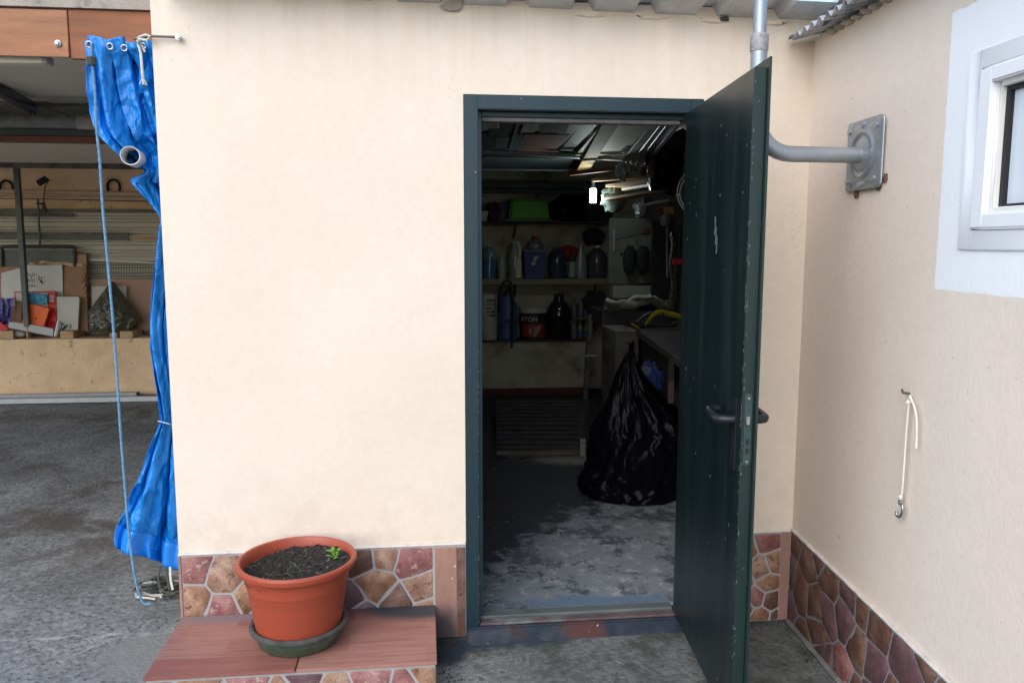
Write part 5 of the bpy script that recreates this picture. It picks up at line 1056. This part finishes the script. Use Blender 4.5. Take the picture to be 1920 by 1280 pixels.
yl = plain('yellow webbing', (.42,.34,.01), .7); yy = 3.0
for q in ([(1209, 606), (1224, 586), (1236, 580), (1240, 584)], [(1236, 579), (1252, 583), (1268, 586), (1280, 592)]):
    m = MB(); P_ = smoothpath([WY(x_, y_, yy) for x_, y_ in q], 5); m.add([p+o_ for p in P_ for o_ in (Vector((0, 0, 0)), Vector((.012, .02, -.045)))], [(2*i, 2*i+1, 2*i+3, 2*i+2) for i in range(len(P_)-1)]); m.build('webbing', yl, sx, solid=.004)
for k, q in enumerate(([(1180, 603), (1195, 604), (1207, 594), (1222, 586)], [(1240, 582), (1246, 597), (1258, 607), (1270, 604)], [(1190, 610), (1215, 608), (1240, 611), (1268, 609)])): MB().tube(smoothpath([WY(x_, y_, yy+.02) for x_, y_ in q], 5), .014, 8).build('cord', plain('dark cord', (.03,.03,.035)), sx)
MB().tube(smoothpath([WY(x_, y_, yy-.02) for x_, y_ in ((1184, 607), (1192, 611), (1198, 615))], 4), .008, 6).build('ring', yl, sx)
# pegboard with saw and gloves
py_ = 3.95; pg = thing('pegboard', 'grey green perforated tool board hung at the back right corner', 'tool board', WY(1182, 560, py_)); a = WY(1143, 409, py_); b = WY(1224, 531, py_)
MB().box((a.x, py_, b.z), (b.x, py_+.015, a.z)).build('board', M('grey green board', (.11,.12,.10), .8, var=.2, vs_=8), pg, bev=.004)
m = MB(); nx, nz_ = 20, 28
for i in range(1, nx):
    for j in range(1, nz_): 
        x_ = a.x+(b.x-a.x)*i/nx; z_ = b.z+(a.z-b.z)*j/nz_; m.add([(x_-.0035, py_-.0006, z_-.0035), (x_+.0035, py_-.0006, z_-.0035), (x_+.0035, py_-.0006, z_+.0035), (x_-.0035, py_-.0006, z_+.0035)], [(0, 1, 2, 3)])
m.build('holes', blackrub, pg, smooth=False, kind='stuff')
tag(MB().box(WY(1150, 536, py_-.05), WY(1223, 556, py_+.1)).build('light_plank', M('grey plank', (.22,.22,.20), .8, var=.2), None, bev=.003), 'pale grey plank under the perforated tool board', 'plank', kind='thing')
hs = thing('hand_saw', 'hand saw with grey blade and dark red handle hung on the tool board', 'hand saw', WY(1185, 432, py_-.02)); q = [(1152, 430), (1207, 432), (1206, 437), (1165, 452), (1152, 458)]
MB().prism([WY(x_, y_, py_-.014) for x_, y_ in ((1153, 431), (1206, 431), (1206, 438), (1153, 449))], (0, .003, 0)).build('blade', M('dull saw steel', (.12,.15,.14), .4, metal=.5), hs); MB().bar(WY(1203, 434, py_-.02), WY(1217, 433, py_-.02), .02, .05).build('handle', plain('dark red handle', (.14,.03,.03)), hs, bev=.008); MB().bar(WY(1151, 430, py_-.018), WY(1151, 471, py_-.018), .014, .03).build('square_blade', galv, hs)
gl = thing('work_gloves', 'pair of black padded gloves hanging on the tool board', 'gloves', WY(1193, 515, py_-.06))
for k, (x0_, x1_) in enumerate(((1168, 1193), (1193, 1217))):
    c = WY((x0_+x1_)/2, 487, py_-.06); MB().lump(c, (.055, .035, .125), 24, .12, 2, k, .75).build('glove', plain('black glove', (.005,.006,.008), .8, bump=.6), gl)
MB().tube([WY(1166, 474, py_-.06), WY(1164, 479, py_-.06)], .012, 6).build('tab', plain('black glove', (.005,.006,.008)), gl); MB().tube([WY(1192, 455, py_-.03), WY(1193, 448, py_-.01)], .004, 6).build('tab', plain('black glove', (.005,.006,.008)), gl)
# upright dark locker edge, chain, tag, glass bulb and blocks hung near the right wall
tag(MB().box(WY(1225, 412, 3.7), (WY(1262, 500, 3.7).x, 3.74, WY(1225, 560, 3.7).z)).build('dark_board', M('black cabinet paint', (.012,.013,.016), .5), None, bev=.004), 'narrow black painted board right of the tool board', 'board', kind='thing')
ch = thing('chain', 'steel chain hanging down beside the door leaf', 'chain', WY(1258, 560, 3.3)); 
for k in range(22):
    p = WY(1258+2*math.sin(k*.5), 440+6*k, 3.3); d = Vector((1, .2, 0)) if k % 2 else Vector((.1, 1, 0)); m = MB(); m.tube([p+d*.009*math.cos(2*math.pi*t/10)+Vector((0, 0, .019*math.sin(2*math.pi*t/10))) for t in range(11)], .0035, 5, caps=False); m.build('link', chrome, ch)
for k, (x_, y0_, y1_) in enumerate(((1250, 420, 520), (1266, 430, 560), (1272, 400, 480))): tag(MB().tube([WY(x_, y0_, 3.5), WY(x_+1, y1_, 3.5)], .008, 6).build('tool_rod', (galv, darksteel, darksteel)[k], None), ('shiny thin rod hanging left of the chain', 'dark rod hanging right of the chain', 'short dark rod hanging beside the door leaf edge')[k], 'rod', kind='thing')
tag(MB().box(WY(1262, 486, 3.1), WY(1278, 496, 3.12)).build('red_tag', plain('bright red plastic', (.62,.02,.05)), None, bev=.003), 'small bright red tag hanging by the door leaf', 'tag', kind='thing')
t, cx, r, H = vessel('glass_jar', 'round glass jar hanging under the wood block', 'jar', 1235, 1256, 400, WY(1245, 424, 3.4).z, clearp('grey glass', (.10,.11,.11), .06), [(0,0),(.6,0),(.95,.2),(1,.5),(.85,.8),(.5,.95)], None, 3.4)
tag(MB().box(WY(1248, 388, 3.4), WY(1260, 402, 3.45)).build('wood_block', wood_p, None, bev=.003), 'tan wood block hanging above the round glass jar', 'wood block', kind='thing'); tag(MB().bar(WY(1236, 388, 3.42), WY(1242, 404, 3.42), .04, .03).build('hand_tool', plain('crimson handle', (.22,.02,.035)), None, bev=.008), 'crimson tool handle hanging beside the tan wood block', 'tool', kind='thing')
cl_ = thing('clamp', 'grey steel clamps hanging above the tool board', 'clamp', WY(1205, 400, 3.8)); MB().tube(smoothpath([WY(x_, y_, 3.8) for x_, y_ in ((1194, 408), (1200, 392), (1215, 384), (1235, 380), (1255, 377))], 4), .018, 8).build('arm', galvpaint, cl_); MB().lump(WY(1199, 392, 3.78), (.05, .04, .06), 14, .5, 3, 2).build('jaw', galvpaint, cl_); MB().bar(WY(1204, 370, 3.8), WY(1205, 385, 3.8), .03, .01).build('hanger', galv, cl_)
# planks on a rack, hanging bags
for k, (p0, p1, mt, lab) in enumerate((((1114, 338), (1216, 331), wood_p, 'thin pale lath above the other stored planks'), ((1152, 349), (1232, 338), M('tan plank', (.36,.22,.12), .7, var=.2), 'tan plank second from the top of the rack'), ((1170, 355), (1222, 347), M('dull tube', (.27,.24,.19), .5, var=.2), 'dull round batten between the tan planks'), ((1148, 374), (1250, 357), M('tan plank', (.36,.22,.12), .7), 'widest tan plank at the bottom of the rack'))):
    a = WY(*p0, 3.3); b = WY(*p1, 2.7); m = MB().bar(a, b, .16 if k in (1, 3) else .04, .022); tag(m.build('stored_plank', mt, None, bev=.002), lab, 'plank', 'planks stored under the shed roof', 'thing')
tag(MB().bar(WY(1068, 326, 3.2), WY(1172, 314, 3.0), .05, .028).build('red_lath', M('red brown lath', (.20,.055,.035), .7, var=.2), None, bev=.002), 'red brown lath slung below the roof pipe', 'lath', kind='thing')
tag(MB().lump(WY(1166, 322, 2.9), (.045, .04, .06), 20, .6, 3, 6).build('clear_wrap', clearp('crumpled film', (.42,.48,.46), .1), None), 'crumpled clear plastic wrap hanging beside the stored planks', 'plastic wrap', kind='thing')
tag(MB().lump(WY(1150, 375, 3.4), (.10, .06, .10), 20, .4, 2.5, 9).build('film_bag', clearp('dull film', (.10,.12,.11), .15), None), 'dull plastic bag hanging left of the stored planks', 'plastic bag', kind='thing')
gbag = thing('garment_bag', 'black garment bag with a clear window hanging right of the planks', 'bag', WY(1235, 358, 2.6))
def gb(u, v):
    a = 2*math.pi*u; px = 1246+34*math.cos(a)*(1-.12*v+.1*math.sin(v*5)); py = 262+95*v+10*max(0, math.cos(a))*v; k = noise.fractal(Vector((math.cos(a)*2, math.sin(a)*2, v*4)), .8, 2, 3)
    p = WY(px+3*k, py, 2.6); return p+Vector((0, .13*math.sin(a)-.02*k, 0))
MB().grid(gb, 40, 24).build('cover', bagm, gbag, ang=80); m = MB().grid(lambda u, v: WY(1215+12*u+1.5*math.sin(v*4), 274+52*v+10*u*v, 2.46-.02*noise.noise(Vector((u*4, v*5, 3)))), 10, 16); m.build('clear_window', clearp('brownish film', (.12,.09,.085), .08), gbag)
um = thing('hanging_cloth', 'dark brown cloth hung like a tent below the roof, with a pointed top', 'cloth', WY(1260, 280, 2.4)); MB().add([WY(1236, 262, 2.4), WY(1282, 240, 2.3), WY(1300, 262, 2.4), WY(1262, 282, 2.35)], [(0, 1, 2, 3)]).build('cloth', plain('brown cloth', (.07,.05,.045), .9), um, solid=.01); MB().tube([WY(1268, 224, 2.3), WY(1268, 232, 2.3), WY(1266, 243, 2.3)], [.004, .017, .012], 8).build('tip', blackrub, um)
cc_ = thing('cable_coil', 'loop of white cable hanging at the edge of the door leaf', 'cable', WY(1276, 390, 1.6))
for q in ([(1286, 325), (1275, 340), (1270, 360), (1273, 378), (1284, 395)], [(1288, 330), (1279, 345), (1275, 362), (1278, 378), (1288, 392)]): MB().tube(smoothpath([WY(x_, y_, 1.6) for x_, y_ in q], 5), .005, 8).build('cable', plain('white cable', (.62,.62,.62)), cc_)
# roof pipe, stored boards and sheets under the roof
rp_ = MB().tube([WY(860, 282, 3.2), WY(1000, 287.5, 3.2), WY(1180, 297, 3.2)], .026, 14); tag(rp_.build('roof_pipe', galv, None), 'galvanised pipe running across the shed under the stored boards', 'pipe', kind='thing')
def plank(pa, pb, ya, yb, w_, mat, label, z_off=0, h_=.018, name='stored_board'):
    a = WY(*pa, ya); b = WY(*pb, yb); m = MB().bar(a, b, w_, h_); return tag(m.build(name, mat, None, bev=.002), label, 'board', 'boards stored flat under the shed roof', 'thing')
palec = M('pale grey board', (.52,.51,.46), .7, var=.1); creamc = M('cream board', (.66,.63,.50), .6, var=.06); teal = M('blue grey board', (.11,.15,.18), .6, var=.2); brick_ = M('brick red board', (.21,.085,.06), .8, var=.15); vio = M('dark violet board', (.045,.035,.05), .8, var=.2)
for pa, pb, ya, yb, w_, mt, lab in (
    ((905, 226), (912, 243), 1.6, 2.2, .17, palec, 'grey board in the left corner under the roof'), ((905, 246), (918, 280), 2.25, 3.1, .25, vio, 'dark board behind the grey corner board'), ((945, 222), (942, 254), 1.65, 2.4, .18, vio, 'dark violet board beside the thin bright lath'),
    ((941, 255), (940, 280), 2.4, 3.1, .09, teal, 'narrow blue grey board before the roof pipe'), ((979, 222), (974, 232), 1.65, 1.95, .12, palec, 'short pale board behind the head of the door'), ((1000, 222), (988, 248), 1.6, 2.3, .09, palec, 'narrow pale board next to the brick red board'), ((1018, 222), (1009, 243), 1.6, 2.1, .10, palec, 'second narrow pale board above the brick red board'),
    ((975, 250), (968, 278), 2.3, 3.0, .14, teal, 'dim blue board left of the brick red board'), ((1026, 250), (1004, 282), 2.25, 3.15, .30, brick_, 'wide brick red board resting above the roof pipe'), ((1042, 222), (1036, 247), 1.55, 2.2, .17, vio, 'dark board between the pale and blue boards'),
    ((1085, 222), (1050, 270), 1.6, 2.9, .14, teal, 'long blue grey board slanting toward the pipe'), ((1110, 226), (1060, 282), 1.7, 3.2, .10, slat_d, 'grey green board left of the long cream beam'), ((1150, 222), (1086, 330), 1.6, 4.0, .10, wood_p, 'long pale beam running under the boards to the back'),
    ((1185, 222), (1115, 290), 1.6, 3.1, .30, creamc, 'wide cream board lit by the lamp'), ((1222, 222), (1150, 285), 1.6, 3.0, .16, palec, 'pale board catching the light near the tools')):
    plank(pa, pb, ya, yb, w_, mt, lab)
tag(MB().bar(WY(972, 222, 1.6), WY(956, 280, 3.0), .012, .012).build('bright_lath', M('silver lath', (.42,.43,.42), .4, metal=.3), None), 'thin bright lath between the dark boards under the roof', 'lath', kind='thing')
lad = [((1237, 222), (1172, 300)), ((1250, 222), (1185, 305)), ((1262, 224), (1196, 308)), ((1275, 228), (1206, 312)), ((1200, 226), (1178, 252))]
for k, (pa, pb) in enumerate(lad): tag(MB().bar(WY(*pa, 1.7), WY(*pb, 2.9), (.05, .03, .04, .03, .05)[k], .02).build('metal_strip', (zinc, galv, galvpaint, zinc, blackmetal)[k], None, bev=.002), ('wide zinc strip stored under the roof', 'thin shiny steel strip beside the zinc strip', 'silver painted strip in the roof corner', 'rightmost dull zinc strip in the roof corner', 'black iron strip lying on the cream board')[k], 'metal strip', 'metal strips stored in the roof corner', 'thing')
for k, (x_, y_) in enumerate(((1202, 243), (1222, 249), (1174, 283), (1187, 318))): tag(MB().box(WY(x_-7, y_-5, 2.3+.2*k), WY(x_+7, y_+5, 2.32+.2*k)).build('bright_plate', (plain('white light spot plate', (.75,.77,.75)), palec, plain('white light spot plate', (.75,.77,.75)), galv)[k], None, bev=.002), ('plate painted white as a bright light spot under the cream board', 'small pale card among the metal strips', 'plate painted white as a bright light spot at the pipe end', 'small shiny tin beside the stored planks')[k], 'plate', kind='thing')  # the white plates stand for light gaps and glints under the roof
tag(MB().bar(WY(1180, 305, 3.0), WY(1178, 275, 3.1), .05, .05).build('wood_stub', wood_p, None, bev=.003), 'short tan post standing at the end of the roof pipe', 'post', kind='thing')
tag(MB().hexa([WY(905, 316, 4.2), WY(1100, 316, 4.2), WY(1130, 301, 3.6), WY(905, 297, 3.6)], [WY(905, 315.5, 4.2)+Vector((0,0,.01)), WY(1100, 315.5, 4.2)+Vector((0,0,.01)), WY(1130, 300.5, 3.6)+Vector((0,0,.01)), WY(905, 296.5, 3.6)+Vector((0,0,.01))]).build('loose_sheet', M('blue grey sheet', (.13,.16,.17), .6, var=.15), None), 'wide blue grey sheet stored behind the roof pipe', 'sheet', kind='thing')
tag(MB().tube([WY(880, 317.5, 4.15), WY(1098, 319.5, 4.15)], .010, 8).build('thin_pipe', galv, None), 'thin pale pipe below the blue grey sheet', 'pipe', kind='thing')
for k, (py, y_, h_) in enumerate(((342, 4.7, .06), (354, 4.75, .05))): tag(MB().box(WY(880, py, y_), WY(1150, py, y_)+Vector((0, .1, -h_))).build('roof_beam', M('dark beam', (.05,.055,.06), .7, var=.2), None, bev=.004), ('upper dark beam over the top shelf', 'lower dark beam over the top shelf')[k], 'beam', 'dark beams at the back of the shed', 'thing')
# the lamp, lit
bp_ = WY(1112, 367, 3.4); lp = thing('lamp', 'lit white tube lamp hanging from a grey socket', 'lamp', bp_)
MB().lathe([(0, -.056), (.024, -.056), (.027, -.050), (.027, .050), (.024, .056), (0, .056)], bp_, 20, caps=False).build('lit_tube', bulb_m, lp, ang=40)
MB().lathe([(.025, .0565), (.020, .075), (.016, .085), (.016, .125), (.006, .135), (0, .135)], bp_, 16).build('socket', graylamp, lp); pl_ = bpy.data.lights.new('lamp_light', 'POINT'); pl_.energy = 3.4; pl_.color = (.86, 1, .96); pl_.shadow_soft_size = .03; po_ = bpy.data.objects.new('lamp_light', pl_); COL.objects.link(po_); po_.parent = lp; po_.location = (0, -.045, -.03)
MB().tube([bp_+Vector((0, 0, .13)), bp_+Vector((.01, .0, .5))], .003, 6).build('cord', blackrub, lp)
# bin bag, blue cloth, slatted grate
bg_ = thing('bin_bag', 'big shiny black bin bag standing twisted to a point on the shed floor', 'bag', WZ(1180, 940, .02))
rows = [(652, 1183, 1189), (675, 1172, 1196), (700, 1160, 1207), (735, 1146, 1232), (775, 1131, 1278), (810, 1110, 1305), (845, 1094, 1312), (880, 1087, 1315), (905, 1089, 1306), (928, 1098, 1282), (944, 1112, 1262)]
def bagf(u, v):
    t = v*(len(rows)-1); i = min(int(t), len(rows)-2); f_ = t-i; py, l_, r_ = [rows[i][k]+(rows[i+1][k]-rows[i][k])*f_ for k in range(3)]
    yb = 1.62; c = WY((l_+r_)/2, py, yb); hw_ = (WY(r_, py, yb).x-WY(l_, py, yb).x)/2; a = 2*math.pi*u; z = max(c.z, .022)
    q = Vector((math.cos(a), math.sin(a), 0)); e = noise.fractal(Vector((q.x*1.6+v*.5, q.y*1.6, v*2.6)), .8, 2, 4)
    cr = -.042*(1-min(1, 3.2*abs(noise.noise(Vector((u*15+v*3.5+2*e, v*3.2-u*2, 4))))))-.016*(1-min(1, 3*abs(noise.noise(Vector((u*38-v*7, v*7+3*e, 8))))))
    pl_ = .03*math.sin(a*9+e*3)*(1-v)
    k = 1+.14*e*min(1, v*3)+cr*(.6+.6*v)+pl_
    dep = min(hw_, .30)*(.9 if v < .97 else .85)
    return Vector((c.x+hw_*q.x*k, yb+.02+dep*q.y*k, max(.022, z+.02*e)))
m = MB().grid(bagf, 170, 120); k = len(m.v); m.f.append(tuple(range(120*171, 120*171+170))); m.build('body', bagm, bg_, ang=80)
MB().grid(lambda u, v: WY(1181+7*u-2*v+3*u*v, 668-28*v+4*math.sin(u*5), 1.60+.03*math.sin(u*6)), 10, 8).build('twisted_top', bagm, bg_, solid=.002, ang=80)
tag(MB().lump(WY(1217, 715, 2.05), (.085, .07, .12), 28, .4, 2.2, 31).build('blue_cloth', M('blue cloth', (.02,.04,.17), .8, var=.35, vs_=12, col2=(.16,.18,.26), mix=(.55,.6), mscale=8), None), 'blue and white cloth stuffed behind the bin bag', 'cloth', kind='thing')
MB_ = None; sg = thing('slatted_grate', 'dark slatted wooden grate lying on the floor before the ledge', 'grate', WZ(1010, 800, .03))
for k in range(14):
    v = k/13; py = 848-96*(1-(1-v)**1.35)/1; y_ = WZ(1000, py, .05+.10*v).y; a = WY(930, py, y_); b = WY(1098+8*v, py, y_); MB().bar(a, b, .05, .022).build('slat', M('dark slat', (.03,.028,.026), .6, var=.3, vs_=9) if k else M('bare wood slat', (.09,.07,.05), .7, var=.3), sg, bev=.002)
for x_ in (942, 1085):
    MB().bar(WZ(x_, 846, .034), WZ(x_+(-8 if x_ < 1000 else 8), 756, .125), .04, .03).build('runner', wood_d, sg)
tag(MB().box(WZ(1088, 856, .02)+Vector((0, 0, 0)), WZ(1098, 856, .02)+Vector((0, .02, .13))).build('grey_offcut', M('grey plank', (.22,.22,.20), .8), None, bev=.002), 'small grey offcut standing between the grate and the bin bag', 'offcut', kind='thing')
